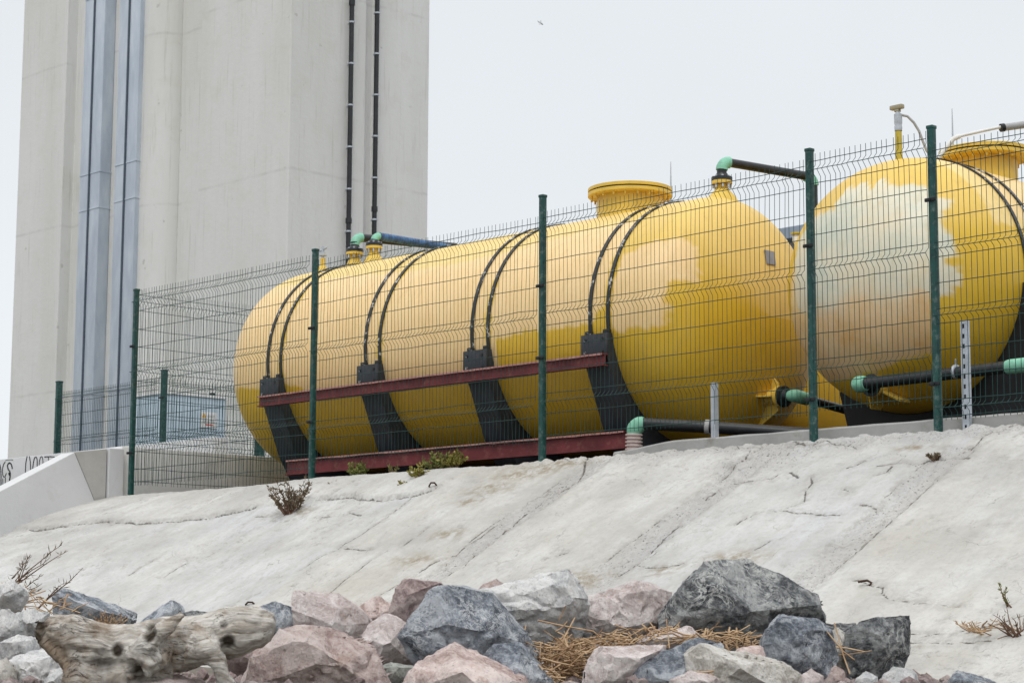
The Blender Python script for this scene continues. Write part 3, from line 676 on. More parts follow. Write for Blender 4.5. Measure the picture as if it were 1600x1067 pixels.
# ================================================================== FENCES
PROF3 = [(2.25, 0, 0), (2.19, 0, 1), (2.11, 1, 1), (2.01, 0, 1), (1.80, 0, 1), (1.60, 0, 1), (1.39, 0, 1), (1.315, 1, 1), (1.215, 0, 1), (1.02, 0, 1), (0.81, 0, 1), (0.605, 0, 1), (0.525, 1, 1), (0.425, 0, 1), (0.23, 0, 1), (0.20, 0, 0)]
PROF3L = PROF3[:-1] + [(0.09, 0, 1), (0.05, 0, 0)]
PROF4 = [(2.14, 0, 0), (2.09, 0, 1), (2.03, 1, 1), (1.96, 0, 1), (1.76, 0, 1), (1.57, 0, 1), (1.385, 0, 1), (1.33, 1, 1), (1.275, 0, 1), (1.08, 0, 1), (0.885, 0, 1), (0.83, 1, 1), (0.775, 0, 1), (0.58, 0, 1), (0.38, 0, 1), (0.20, 0, 1), (0.14, 1, 1), (0.08, 0, 1), (0.05, 0, 0)]
def expand(prof):                                 # the bend of each fold sits close to its middle wire
    out = []
    for i, p in enumerate(prof):
        if p[1]:
            a, c = prof[i - 1], prof[i + 1]; out += [(p[0] + (a[0] - p[0]) * .55, 0, 0), p, (p[0] + (c[0] - p[0]) * .55, 0, 0)]
        else: out.append(p)
    return out
PROF3, PROF3L, PROF4 = expand(PROF3), expand(PROF3L), expand(PROF4)
def panel(A, B, z0, prof, nrm, parent, r=0.0025, step=0.05, fold=0.034, wild=1.0, seed=0, nseg=4):
    rn = random.Random(seed); A = np.array(A, float); B = np.array(B, float); L = np.linalg.norm(B - A); t = (B - A) / L
    nn = np.array(nrm, float); g = G(); cnt = int(L / step)
    b1 = rn.uniform(0, 6); b2 = rn.uniform(0, 6)
    def bow(s, z): return 0.012 * wild * math.sin(s * 1.7 + b1) * math.sin(z * 1.4 + b2)
    for i in range(cnt + 1):
        s = (L - cnt * step) / 2 + i * step; tilt = rn.gauss(0, 0.0035) * wild; ph = rn.gauss(0, 0.0012)
        low = rn.gauss(0, 0.010) * wild; pts = []
        for z, fo, hw in prof:
            off = fo * fold + rn.gauss(0, 0.0012) * wild + bow(s, z)
            ss = s + ph + tilt * (z - 1) + (low * max(0, 0.45 - z) * 2)
            pts.append((A[0] + t[0] * ss + nn[0] * off, A[1] + t[1] * ss + nn[1] * off, z0 + z))
        g.tube(pts, r, nseg, False)
    for z, fo, hw in prof:
        if not hw: continue
        pts = []
        for s in np.linspace(0, L, 14):
            off = fo * fold + bow(s, z) + r * 1.7; sag = rn.gauss(0, 0.002) * wild
            pts.append((A[0] + t[0] * s + nn[0] * off, A[1] + t[1] * s + nn[1] * off, z0 + z + sag))
        g.tube(pts, r * 1.12, nseg, False)
    return g.make('mesh_panel', M['wire'], parent, None)
def post(x, y, z0, z1, parent, wdt=0.052, rot=0.0, clips=()):
    g = G(); h = wdt / 2; bm = bmesh.new(); bmesh.ops.create_cube(bm, size=1)
    bmesh.ops.bevel(bm, geom=[e for e in bm.edges if abs(e.verts[0].co.z - e.verts[1].co.z) > 0.5], offset=0.16, segments=2, profile=0.5, affect='EDGES')
    for v in bm.verts: v.co = Vector((x + v.co.x * wdt, y + v.co.y * wdt, (z0 + z1) / 2 + v.co.z * (z1 - z0)))
    g.bm(bm); o = g.make('post', M['green'], parent, 40)
    c = G(); c.box((x - h - .003, y - h - .003, z1 - 0.012), (x + h + .003, y + h + .003, z1 + 0.014), 0.004); c.make('post_cap', M['green'], o, 40)
    for z in clips:
        c = G(); c.box((x - h - 0.022, y - h - 0.016, z - 0.014), (x + h + 0.018, y - h + 0.002, z + 0.014), 0.004)
        c.tube([(x, y - h - 0.016, z), (x, y - h - 0.026, z)], 0.008, 6); c.make('clip', M['clip'], o, 40)
    return o
PU = [(-19.53, 2.26), (-16.29, 2.30), (-13.0, 2.37), (-9.975, 2.295), (-8.815, 2.28)]
mf = thing('mesh_fence', (-13.0, 0, 0), 'green welded wire mesh fence along the top of the concrete slope', 'fence')
for i, (x, z) in enumerate(PU):
    post(x, 0, -0.12, z, mf, 0.054, 0, [(1.62, 0.42), (1.5, 0.55), (0.9, 1.55), (1.52, 0.30), (1.72, 0.33)][i])
cfg = [(-19.5, -16.32, -0.0, PROF3L, 1.2), (-16.26, -13.03, -0.06, PROF3, 1.6), (-12.97, -10.0, -0.03, PROF3, 1.0), (-9.95, -8.84, 0.0, PROF3, 0.8), (-8.79, -6.3, 0.0, PROF4, 0.7)]
for i, (a, b_, z0, pf, wl) in enumerate(cfg):
    panel((a, -0.032), (b_, -0.032), z0, pf, (0, -1), mf, 0.0028, 0.05, 0.044, wl, 40 + i)
post(-6.27, 0, -0.12, 2.28, mf, 0.054, 0, ())
# return leg of the same fence, going back from the corner post
panel((-19.55, 0.03), (-19.55, 2.95), 0.02, PROF3L, (1, 0), mf, 0.0026, 0.05, 0.050, 1.0, 77)
post(-19.55, 2.98, -0.12, 2.26, mf, 0.054)
ff = thing('mesh_fence', (-26.33, 5, -0.1), 'farther green mesh fence by the blue cabinet at the tower foot', 'fence')
post(-26.33, 5, -0.12, 2.37, ff, 0.085, 0, (1.1, 1.95)); post(-29.35, 5, -0.12, 2.44, ff, 0.09, 0, ()); post(-26.33, 6.83, -0.12, 2.36, ff, 0.13); post(-26.33, 9.8, -0.12, 2.36, ff, 0.085)
panel((-29.3, 4.95), (-26.4, 4.95), 0.12, PROF4, (0, -1), ff, 0.0036, 0.05, 0.052, 0.6, 5)
panel((-26.28, 5.05), (-26.28, 6.77), 0.10, PROF4, (1, 0), ff, 0.0036, 0.05, 0.052, 0.6, 6)
panel((-26.28, 6.90), (-26.28, 9.75), 0.10, PROF4, (1, 0), ff, 0.0036, 0.05, 0.052, 0.6, 7)

# ================================================================== TANKS
VT, ZT, R1 = 2.13, 1.42, 1.2
def tank_shell(c, R, D, L, ax, sgn_near, D2, nth=300, nlen=300):
    """lathe about a horizontal axis; returns V, quads, (axial, theta, radius ratio)"""
    ph = np.linspace(0, math.pi / 2, 34)
    e = 0.92
    a0 = [(-D2 * math.sin(p), R * max(math.cos(p), 0) ** e) for p in ph[::-1]]
    a1 = [(t * L, R) for t in np.linspace(0, 1, nlen)][1:-1]
    a2 = [(L + D * math.sin(p), R * max(math.cos(p), 0) ** e) for p in ph]
    pr = np.array(a0 + a1 + a2); th = np.linspace(0, 2 * math.pi, nth, endpoint=False)
    A = pr[:, 0][:, None] + 0 * th; r = pr[:, 1][:, None]
    V = np.zeros(A.shape + (3,)); o = 1 - ax
    V[..., ax] = c[ax] + A * sgn_near; V[..., o] = c[o] + r * np.cos(th); V[..., 2] = c[2] + r * np.sin(th)
    k, n = A.shape; i = np.arange(k * n).reshape(k, n); j = np.roll(i, -1, 1)
    q = np.stack([i[:-1], j[:-1], j[1:], i[1:]], -1).reshape(-1, 4)
    flip = (ax == 0) != (sgn_near > 0)
    if flip: q = q[:, ::-1]
    return V.reshape(-1, 3), np.ascontiguousarray(q), A.ravel(), np.broadcast_to(th, A.shape).ravel(), np.broadcast_to(r, A.shape).ravel()
def t1_hit(x, y):
    u, a = cyl_hit(x, y)
    if u < UR: return u, a
    P = head_hit(x, y); return P[0], math.atan2(P[2] - ZT, -(P[1] - VT)) * R1
def cyl_hit(x, y, c=(VT, ZT), R=R1):             # ray against the infinite cylinder along u
    d = ray(x, y); o = CAM; a = d[1] ** 2 + d[2] ** 2; b_ = 2 * (d[1] * (o[1] - c[0]) + d[2] * (o[2] - c[1])); cc = (o[1] - c[0]) ** 2 + (o[2] - c[1]) ** 2 - R * R
    dis = max(b_ * b_ - 4 * a * cc, 0); t = (-b_ - math.sqrt(dis)) / (2 * a); P = o + d * t
    return P[0], math.atan2(P[2] - c[1], -(P[1] - c[0])) * R     # (u, arc length up from the front equator)
t1 = thing('storage_tank', (-15.7, VT, ZT - R1), 'long yellow storage tank strapped on four dark saddles behind the fence', 'tank')
UL, UR, DL, DR = -18.74, -12.70, 0.80, 0.56
def head_u(v, z):                                   # outer u of the right hand head at (v, z)
    r = min(math.hypot(v - VT, z - ZT) / R1, 0.999); return UR + DR * math.sqrt(max(1 - r ** (2 / 0.92), 0))
def head_hit(x, y):
    d = ray(x, y); best = None
    for t in np.linspace(12, 24, 1500):
        P = CAM + d * t
        r = math.hypot(P[1] - VT, P[2] - ZT)
        if r < R1 and P[0] < head_u(P[1], P[2]) + 1e-3: return P
    return P
V, q, A, th, rr_ = tank_shell((UL, VT, ZT), R1, DR, UR - UL, 0, 1, DL)
arc = np.arctan2(V[:, 2] - ZT, -(V[:, 1] - VT)) * R1
S2 = np.stack([V[:, 0], arc], -1); n3 = V * 1.0
jag = 0.05 * fbm(n3 * 3.0, 4) + 0.045 * fbm(n3 * 13, 4)
edge = lambda d: sstep(-0.014, 0.020, d + jag) * (0.95 + 0.15 * np.clip(fbm(n3 * 2.2, 4), -.7, .7))
low1 = [cyl_hit(x, y) for x, y in ((775,530),(815,518),(860,512),(915,505),(950,500))]
lo_u = np.array([-30, -18.0, -17.5, -14.6] + [p[0] for p in low1]); lo_a = np.array([-0.26, -0.26, -0.42, -0.40] + [p[1] for p in low1])
o_ = np.argsort(lo_u); lower = np.interp(V[:, 0], lo_u[o_], lo_a[o_])
reg = np.minimum(arc - lower, -13.25 - V[:, 0])
topband = 0.98 + 0.10 * np.sin(V[:, 0] * 1.3)
peach = edge(np.minimum(reg, topband - arc) )
pat1 = [t1_hit(*p) for p in ((976,398),(1000,382),(1047,375),(1080,379),(1091,398),(1091,440),(1047,440),(1045,510),(1000,516),(962,518),(950,500),(958,440))]
pat2 = [cyl_hit(*p) for p in ((911,379),(925,365),(962,350),(1000,345),(975,379),(955,426),(945,480),(915,505),(900,440))]
peach = np.maximum(peach, np.maximum(edge(sdpoly(S2, pat1) * 0.8), edge(sdpoly(S2, pat2) * 0.8)))
pale = np.maximum(edge(reg), sstep(0.0, 1.2, arc) * 0.6)  # faded area, plus a gradient painting light from above into the colour
for us in (-18.28, -16.59, -14.94, -13.30):      # unpainted-over yellow beside the straps
    dd = np.minimum(0.05 - np.abs(V[:, 0] - us - 0.22), 0.75 + 0.3 * np.sin(us) - arc); peach = np.minimum(peach, 1 - edge(np.minimum(dd, arc + 0.2)))
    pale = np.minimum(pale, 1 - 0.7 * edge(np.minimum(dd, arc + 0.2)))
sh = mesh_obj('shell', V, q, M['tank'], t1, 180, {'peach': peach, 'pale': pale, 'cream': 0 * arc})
def weld(name, c, ax, R, parent):
    g = G(); pts = []
    for a in np.linspace(0, 2 * math.pi, 80):
        p = [0, 0, 0]; p[ax] = c[ax]; p[1 - ax] = c[1 - ax] + R * math.cos(a); p[2] = c[2] + R * math.sin(a); pts.append(p)
    g.tube(pts, 0.008, 6, False); return g.make(name, M['yellow'], parent, 60)
def bolts(g, c, axis, R, n, r=0.018, h=0.05, ph=0.0):
    t = Vector(axis).normalized(); a = Vector((0, 0, 1)) if abs(t.z) < .9 else Vector((1, 0, 0)); x = t.cross(a).normalized(); y = t.cross(x)
    for i in range(n):
        an = 2 * math.pi * i / n + ph; b_ = Vector([float(k_) for k_ in c]) + (x * math.cos(an) + y * math.sin(an)) * R
        g.lathe(b_, axis, [(-h / 2, r), (h / 2, r)], 6)
for wu in ():
    pts = [(wu + 0.004 * math.sin(a * 40), VT - (R1 + .001) * math.cos(a), ZT + (R1 + .001) * math.sin(a)) for a in np.linspace(0, 2 * math.pi, 140)]
    h_ = G(); h_.tube(pts, 0.007, 5, False); h_.make('weld_seam', M['yellow'], t1, 60)
# manway
def manway(c, zb, zt, rn, rf, parent, lid=True):
    g = G(); g.lathe((c[0], c[1], zb), (0, 0, 1), [(0, rn), (zt - zb - 0.085, rn), (zt - zb - 0.085, rf - 0.02), (zt - zb - 0.078, rf), (zt - zb - 0.045, rf), (zt - zb - 0.045, rn)], 56)
    o = g.make('manway', M['yellow'], parent, 30)
    g = G(); g.lathe((c[0], c[1], zt - 0.043), (0, 0, 1), [(0, rf - 0.02), (0.012, rf - 0.02)], 56); g.make('gasket', M['clip'], o, 30)
    g = G(); g.lathe((c[0], c[1], zt - 0.03), (0, 0, 1), [(0, rf), (0.03, rf), (0.036, rf - 0.015)], 56)
    g.tube([(c[0] - .06, c[1], zt), (c[0] - .06, c[1], zt + .05), (c[0] + .06, c[1], zt + .05), (c[0] + .06, c[1], zt)], 0.008, 6); o2 = g.make('lid', M['yellow'], o, 30)
    g = G(); bolts(g, (c[0], c[1], zt - 0.075), (0, 0, 1), rf - 0.035, 20, 0.011, 0.085); each(g, 'bolt', M['yellow'], o, 30)
    return o
manway((-13.91, VT), ZT + R1 - 0.25, 2.89, 0.335, 0.425, t1)
def cone_nozzle(x, y, z0, zf, parent, r0=0.2, r1=0.075, rf=0.125, two=True):
    g = G(); h = zf - z0; g.lathe((x, y, z0), (0, 0, 1), [(0, r0), (h * 0.35, r0 * 0.8), (h * 0.8, r1), (h, r1), (h, rf), (h + 0.03, rf), (h + 0.03, r1)], 24)
    o = g.make('nozzle', M['yellow'], parent, 30)
    if two:
        g = G(); g.lathe((x, y, zf + 0.032), (0, 0, 1), [(0, rf * 0.6), (0, rf * 1.02), (0.035, rf * 1.02), (0.04, rf * 0.7), (0.07, rf * 0.55)], 24); g.make('backing_flange', M['blackpipe'], o, 30)
        g = G(); bolts(g, (x, y, zf + 0.02), (0, 0, 1), rf * 0.84, 8, 0.011, 0.12); each(g, 'bolt', M['galv'], o, 30)
    return o
cone_nozzle(-12.70, VT, 2.56, 2.76, t1, 0.17, 0.055, 0.10)
cone_nozzle(-18.27, VT, 2.55, 2.775, t1, 0.14, 0.06, 0.10)
cone_nozzle(-17.92, VT, 2.55, 2.80, t1, 0.16, 0.055, 0.095)
o = cone_nozzle(-18.86, VT, 2.53, 2.78, t1, 0.12, 0.03, 0.03, False)
g = G(); g.lathe((-18.86, VT, 2.78), (0, 0, 1), [(0, .02), (.06, .02), (.06, .045), (.10, .045), (.10, .018), (.17, .018)], 12); g.tube([(-18.92, VT, 2.90), (-18.78, VT, 2.93)], 0.012, 6); g.make('valve', M['galv'], o, 30)
# straps
def strap(u, parent, a0=-0.16, a1=math.pi + 0.16, c=(VT, ZT), R=R1, ax=0, wdt=0.042):
    g = G(); V = []; aa = np.linspace(a0, a1, 90)
    for a in aa:
        for k_, (du, dr) in enumerate(((-wdt / 2, .004), (wdt / 2, .004), (wdt / 2, .016), (-wdt / 2, .016))):
            r = R + dr
            if ax == 0: V.append((u + du, c[0] - r * math.cos(a), c[1] + r * math.sin(a)))
            else: V.append((c[0] + r * math.cos(a), u + du, c[1] + r * math.sin(a)))
    n = len(aa); g.add(V, [(i * 4 + j, i * 4 + (j + 1) % 4, i * 4 + 4 + (j + 1) % 4, i * 4 + 4 + j) for i in range(n - 1) for j in range(4)] + [(3, 2, 1, 0), tuple((n - 1) * 4 + j for j in range(4))])
    return g.make('strap', M['strap'], parent, 40)
SU = [-18.165, -16.475, -14.82, -13.185]
for su in SU:
    strap(su - 0.115, t1); strap(su + 0.115, t1)
# lettering plate and end outlet of tank 1
pc = [(1193, 391), (1208, 394), (1211, 415), (1197, 413)]
PP = [head_hit(*p) for p in pc]; g = G(); nrm = np.cross(PP[1] - PP[0], PP[3] - PP[0]); nrm /= np.linalg.norm(nrm)
if nrm @ FW > 0: nrm = -nrm
g.plate([p + nrm * 0.006 for p in PP], nrm * 0.008); g.make('name_plate', M['plate'], t1, None)
nz1 = np.array([head_u(2.22, 0.66), 2.22, 0.66])
NV, NZ = 2.26, 0.665
ue = head_u(NV, NZ)
g = G(); g.lathe((ue - 0.12, NV, NZ), (1, 0, 0), [(0, .075), (0.24, .075), (0.24, .105), (0.275, .105), (0.275, .06)], 24); on_ = g.make('outlet', M['yellow'], t1, 30)
for (dv, dz) in ((0, 1), (-1, 0), (0, -1), (1, 0)):
    g = G(); a = np.array([0, dv, dz], float); t = np.array([0, dz, -dv]) * 0.014
    g.plate([np.array([ue - 0.25, NV, NZ]) + a * 0.06 - t / 2, np.array([ue + 0.12, NV, NZ]) + a * 0.06 - t / 2, np.array([ue + 0.115, NV, NZ]) + a * 0.13 - t / 2, np.array([ue - 0.02 - (0.1 if dz <= 0 else 0), NV, NZ]) + a * 0.27 - t / 2, np.array([ue - 0.25, NV, NZ]) + a * 0.27 - t / 2], t); g.make('gusset', M['yellow'], on_, None)
g = G(); g.lathe((ue + 0.158, NV, NZ), (1, 0, 0), [(0, .06), (0, .10), (0.04, .10), (0.045, .07), (0.08, .06)], 24); g.make('backing_flange', M['blackpipe'], on_, 30)
# saddles under tank 1
def saddle_profile(c, R, fv, zt, slant_v, slant_z, zb):
    ang0 = math.asin((zt - c[1]) / (R + .004)); inner = [(c[0] - (R + .004) * math.cos(a), c[1] + (R + .004) * math.sin(a)) for a in np.linspace(ang0, -math.pi - ang0, 40)]
    left = [(slant_v + 0.32, zb), (slant_v + 0.04, slant_z - 0.06), (slant_v, slant_z), (fv, zt - 0.235), (fv, zt)]
    right = [(2 * c[0] - a, b_) for a, b_ in left[::-1]]
    return left + inner + right
descr = ['leftmost of four dark steel saddles gripping the long yellow tank', 'second dark saddle from the left under the long yellow tank', 'third dark saddle from the left, near the middle fence post', 'rightmost dark saddle of the long tank, at the beam end']
for i, su in enumerate(SU):
    s_ = thing('saddle', (su, VT, -0.1), descr[i], 'saddle', 'dark saddles carrying the long tank')
    g = G(); g.prism(saddle_profile((VT, ZT), R1, 0.875, 1.225, 1.13, 0.37, -0.13), 0, su - 0.15, su + 0.15); g.make('cradle', M['saddle'], s_, 25)
    g = G(); g.box((su - 0.17, 0.852, 1.00), (su + 0.17, 0.870, 1.222), 0.004)
    g.make('clamp_plate', M['saddle'], s_, 30)
    g = G()
    for dx in (-0.11, 0.11):
        for zz in (1.05, 1.17): g.lathe((su + dx, 0.852, zz), (0, -1, 0), [(0, .014), (.012, .014)], 6)
    for dx in (-0.115, 0.115): g.box((su + dx - .03, 0.88, 1.226), (su + dx + .03, 0.935, 1.26), 0.004)
    each(g, 'bolt', M['strap'], s_, 30)
# beams
def ibeam(name, u0, u1, v, z0, z1, label):
    o = thing(name, ((u0 + u1) / 2, v, z0), label, 'beam', 'red steel beams along the long tank'); h = z1 - z0; t = 0.012; wf = 0.07
    g = G(); g.prism([(v, z0), (v + wf, z0), (v + wf, z0 + t), (v + wf / 2 + 0.006, z0 + t), (v + wf / 2 + 0.006, z1 - t), (v + wf, z1 - t), (v + wf, z1), (v, z1), (v, z1 - t), (v + wf / 2 - 0.006, z1 - t), (v + wf / 2 - 0.006, z0 + t), (v, z0 + t)], 0, u0, u1)
    g.make('beam', M['red'], o, 25)
    g = G(); n = 60; xs_ = np.linspace(u0 + 0.01, u1 - 0.01, n); V = []
    for x in xs_: 
        e1 = 0.0015 + 0.004 * random.random(); V += [(x, v - 0.0015, z1 - t - e1), (x, v - 0.0015, z1 + 0.0015), (x, v + wf - 0.01 * random.random(), z1 + 0.0015)]
    g.add(V, [(k_ * 3 + j, k_ * 3 + j + 1, k_ * 3 + 4 + j, k_ * 3 + 3 + j) for k_ in range(n - 1) for j in range(2)]); g.make('pale_flange_edge', M['redtop'], o, 40)  # paler strip along the top flange and its front edge
    return o
ibeam('steel_beam', -18.27, -13.0, 0.776, 0.905, 1.02, 'upper red brown steel beam resting across the saddle fronts')
ibeam('steel_beam', -17.84, -12.80, 0.85, 0.135, 0.295, 'lower red brown steel beam along the saddle feet')
# ---- tank 2, end on at the right
U2, V2, Z2, R2, D2 = -10.44, 2.02, 1.49, 1.12, 0.99
t2 = thing('storage_tank', (U2, 3.6, Z2 - R2), 'nearer yellow tank seen end on with a big cream patch on its dome', 'tank')
V, q, A, th, rr_ = tank_shell((U2, V2, Z2), R2, 0.9, 5.0, 1, 1, D2)
def dome_hit(x, y):
    d = ray(x, y)
    for t in np.linspace(11, 20, 2200):
        P = CAM + d * t; r = math.hypot(P[0] - U2, P[2] - Z2) / R2
        if r < 1 and P[1] > V2 - D2 * math.sqrt(max(1 - r ** (2 / .92), 0)): return P[0], P[2]
        if P[1] > V2: break
    return P[0], P[2]
S2 = np.stack([V[:, 0], V[:, 2]], -1); n3 = V * 1.0
jag = 0.035 * fbm(n3 * 4.0, 4) + 0.032 * fbm(n3 * 16, 3); edge = lambda d: sstep(-0.008, 0.014, d + jag)
cp = lambda x, y: dome_hit(1080 + x / 1.975, 160 + y / 1.975)
cream_px = [(330,430),(395,345),(440,330),(450,310),(480,265),(520,255),(545,250),(560,265),(590,235),(610,255),(640,265),(690,250),(730,265),(760,290),(800,300),(800,330),(780,345),(780,380),(810,420),(815,470),(790,480),(790,500),(820,510),(815,560),(790,590),(770,600),(745,600),(700,640),(560,700),(440,700),(330,640)]
tan_px = [(320,480),(400,330),(560,500),(745,590),(748,700),(742,760),(640,790),(560,835),(500,850),(440,880),(400,900),(360,860),(320,700)]
near = (V[:, 1] < V2 + 0.03)
cr = edge(sdpoly(S2, [cp(*p) for p in cream_px])) * near
tn = edge(sdpoly(S2, [cp(*p) for p in tan_px])) * near
side = V[:, 1] >= V2 + 0.0
ang = np.arctan2(V[:, 2] - Z2, V[:, 0] - U2)
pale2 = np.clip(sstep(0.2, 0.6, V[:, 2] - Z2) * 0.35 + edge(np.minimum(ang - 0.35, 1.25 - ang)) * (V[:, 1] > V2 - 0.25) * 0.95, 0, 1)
tn_soft = np.clip(tn * sstep(0.12, -0.16, V[:, 2] - Z2 + 0.20 + 0.22 * fbm(n3 * 2.6, 4)), 0, 1)
peach2 = np.maximum(tn * (1 - cr), edge(np.minimum(ang - 0.45, 1.15 - ang)) * (V[:, 1] > V2 + 0.05) * 0.6)
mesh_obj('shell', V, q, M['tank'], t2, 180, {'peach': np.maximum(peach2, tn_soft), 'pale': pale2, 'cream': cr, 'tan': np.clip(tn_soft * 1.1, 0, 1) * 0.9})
manway((U2, 3.20), Z2 + R2 - 0.25, 2.885, 0.295, 0.42, t2)
for vs_ in (2.05, 2.30): strap(vs_, t2, -0.14, math.pi + 0.14, (U2, Z2), R2, 1)
# vent stub with sensor head
g = G(); g.lathe((U2, 1.86, 2.55), (0, 0, 1), [(0, .034), (.3, .029), (.3, .034)], 16); st_ = g.make('vent_pipe', M['yellowolive'], t2, 30)
g = G(); g.lathe((U2, 1.86, 2.85), (0, 0, 1), [(0, .031), (.03, .036), (.05, .031), (.07, .036), (.15, .036), (.16, .02), (.20, .018)], 16); g.make('coupling', M['galv'], st_, 30)
g = G(); g.box((U2 - .075, 1.835, 3.045), (U2 + .055, 1.885, 3.085), 0.008); g.box((U2 - .03, 1.84, 3.02), (U2 + .02, 1.88, 3.046), 0.006); g.make('sensor_head', M['beigebox'], st_, 30)
# outlet of tank 2
ND = np.array(on(1347, 600, 1, 1.22)); NU2, NZ2 = ND[0], ND[2]
rr2 = math.hypot(NU2 - U2, NZ2 - Z2) / R2; vd = V2 - D2 * math.sqrt(max(1 - rr2 ** (2 / .92), 0))
g = G(); g.lathe((NU2, vd + 0.15, NZ2), (0, -1, 0), [(0, .08), (0.22, .07), (0.22, .10), (0.25, .10), (0.25, .06)], 24); on2 = g.make('outlet', M['yellow'], t2, 30)
for (du, dz) in ((0.6, 0.8), (0.8, -0.6), (-0.8, 0.6), (-0.6, -0.8)):
    a = np.array([du, 0, dz]); t = np.array([dz, 0, -du]) * 0.014; b0 = np.array([NU2, vd, NZ2]); g = G()
    g.plate([b0 + [0, .2, 0] + a * .06 - t / 2, b0 + [0, -.06, 0] + a * .06 - t / 2, b0 + [0, -.06, 0] + a * .10 - t / 2, b0 + [0, .06, 0] + a * .22 - t / 2, b0 + [0, .2, 0] + a * .22 - t / 2], t); g.make('gusset', M['yellow'], on2, None)
g = G(); g.lathe((NU2, vd - 0.10, NZ2), (0, -1, 0), [(-0.03, .06), (-0.03, .098), (0.01, .098), (0.015, .07), (0.06, .06)], 24); g.make('backing_flange', M['blackpipe'], on2, 30)
# its saddle
s_ = thing('saddle', (U2, 2.3, -0.1), 'wide black saddle under the end on tank with the cream patch', 'saddle')
g = G(); iz = Z2 - 0.1; a0 = math.asin(-0.1 / (R2 + .004)); inner = [(U2 - (R2 + .004) * math.cos(a), Z2 + (R2 + .004) * math.sin(a)) for a in np.linspace(a0, -math.pi - a0, 40)]
a1 = math.radians(-128); inner = [(U2 - (R2 + .004) * math.cos(a), Z2 + (R2 + .004) * math.sin(a)) for a in np.linspace(math.radians(-51), -math.pi - a0, 40)]
prof = [(U2 - 0.60, -0.13), (U2 - 0.80, 0.62)] + inner + [(U2 + 1.26, iz), (U2 + 1.22, 0.5), (U2 + 1.0, -0.13)]
g.prism(prof, 1, 2.0, 2.36); g.make('cradle', M['saddleblack'], s_, 25)
# ---- tank 3, behind
t3 = thing('storage_tank', (-16.6, 5.3, 0.2), 'third yellow tank mostly hidden behind the long strapped one', 'tank')
V, q, A, th, rr_ = tank_shell((-19.6, 5.25, 1.40), 1.18, 0.5, 5.75, 0, 1, 0.6, 96, 60)
mesh_obj('shell', V, q, M['tank'], t3, 180, {'peach': 0 * A, 'pale': 0 * A + 0.1, 'cream': 0 * A})
p = on(1244, 378, 1, 5.25)
g = G(); g.lathe((p[0], 5.25, 2.50), (0, 0, 1), [(0, .04), (.05, .02), (p[2] - 2.5 - .03, .02), (p[2] - 2.5, .04), (p[2] - 2.5 + .06, .04), (p[2] - 2.5 + .06, .02), (p[2] - 2.5 + .1, .02)], 12)
vv_ = g.make('nozzle', M['white'], t3, 30)
g = G(); g.lathe((p[0], 5.25, p[2] + 0.085), (0, 0, 1), [(0, .03), (.0, .06), (.02, .06), (.02, .03)], 16); g.make('flange', M['yellowolive'], vv_, 30)
s_ = thing('saddle', (-14.6, 5.25, -0.1), 'dark saddle of the hidden third tank behind', 'saddle')
g = G(); g.prism(saddle_profile((5.25, 1.40), 1.18, 3.98, 1.2, 4.25, 0.3, -0.13), 0, -14.75, -14.45); g.make('cradle', M['saddle'], s_, 25)

# ================================================================== PIPES
def elbow(name, pts, r, parent, mat='mint', n=14): g = G(); g.tube(pts, r, n); return g.make(name, M[mat], parent, 50)
def arc3(c, a, b_, r, n=9):                         # quarter bend: from c+a*r ... corner c; a,b unit directions the ends point to
    c = np.array(c, float); a = np.array(a, float); b_ = np.array(b_, float); out = []
    for t in np.linspace(0, math.pi / 2, n): out.append(c + a * r * (1 - math.sin(t)) + b_ * r * (1 - math.cos(t)))
    return out
# top pipe from the right hand nozzle of tank 1 
zc_ = 2.985
e1 = np.array([-12.70, VT, zc_]); e2 = np.array(on(1270, 277, 1, 3.1)); d = e2 - e1; d /= np.linalg.norm(d)
pp = thing('black_pipe', (-12.70, VT, 2.83), 'black overhead pipe with mint elbows leaving the long tank at its right end', 'pipe')
g = G(); g.tube([(-12.70, VT, 2.80), (-12.70, VT, zc_ - 0.05)], 0.048, 14); g.tube([e1 + d * 0.06, e2 - d * 0.05], 0.043, 14); g.tube([e2 - [0, 0, .05], e2 - [0, 0, 1.2]], 0.046, 14); g.make('pipe_run', M['blackpipe'], pp, 50)
elbow('elbow', arc3(e1, (0, 0, -1), d, 0.085), 0.058, pp); elbow('elbow', arc3(e2, -d, (0, 0, -1), 0.085), 0.058, pp)
# left: black and blue pipes
pb = thing('black_pipe', (-18.27, VT, 2.8), 'black pipe with mint elbow on the second nozzle from the left tank end', 'pipe')
e1 = np.array([-18.27, VT, 2.985]); q2 = np.array(on(712, 386, 1, 3.6)); d = q2 - e1; d /= np.linalg.norm(d)
g = G(); g.tube([(-18.27, VT, 2.82), e1 - [0, 0, .06]], 0.055, 14); g.tube([e1 + d * .08, q2], 0.048, 14); g.make('pipe_run', M['blackpipe'], pb, 50)
elbow('elbow', arc3(e1, (0, 0, -1), d, 0.095), 0.056, pb)
pe = thing('blue_pipe', (-17.92, VT, 2.8), 'blue spiral wrapped pipe with small mint elbow on top of the long tank', 'pipe')
e1 = np.array([-17.92, VT, 2.955]); q2 = np.array(on(714, 390, 1, 3.35)); d = q2 - e1; d /= np.linalg.norm(d); Lp = np.linalg.norm(q2 - e1)
g = G(); g.tube([(-17.92, VT, 2.84), e1 - [0, 0, .04]], 0.042, 12)
nr = 60; pts = [e1 + d * t for t in np.linspace(0.07, Lp, nr * 2)]; g.tube(pts, [0.045 + 0.004 * (i % 4 < 2) for i in range(nr * 2)], 12); g.make('pipe_run', M['blue'], pe, 50)
elbow('elbow', arc3(e1, (0, 0, -1), d, 0.07), 0.044, pe)
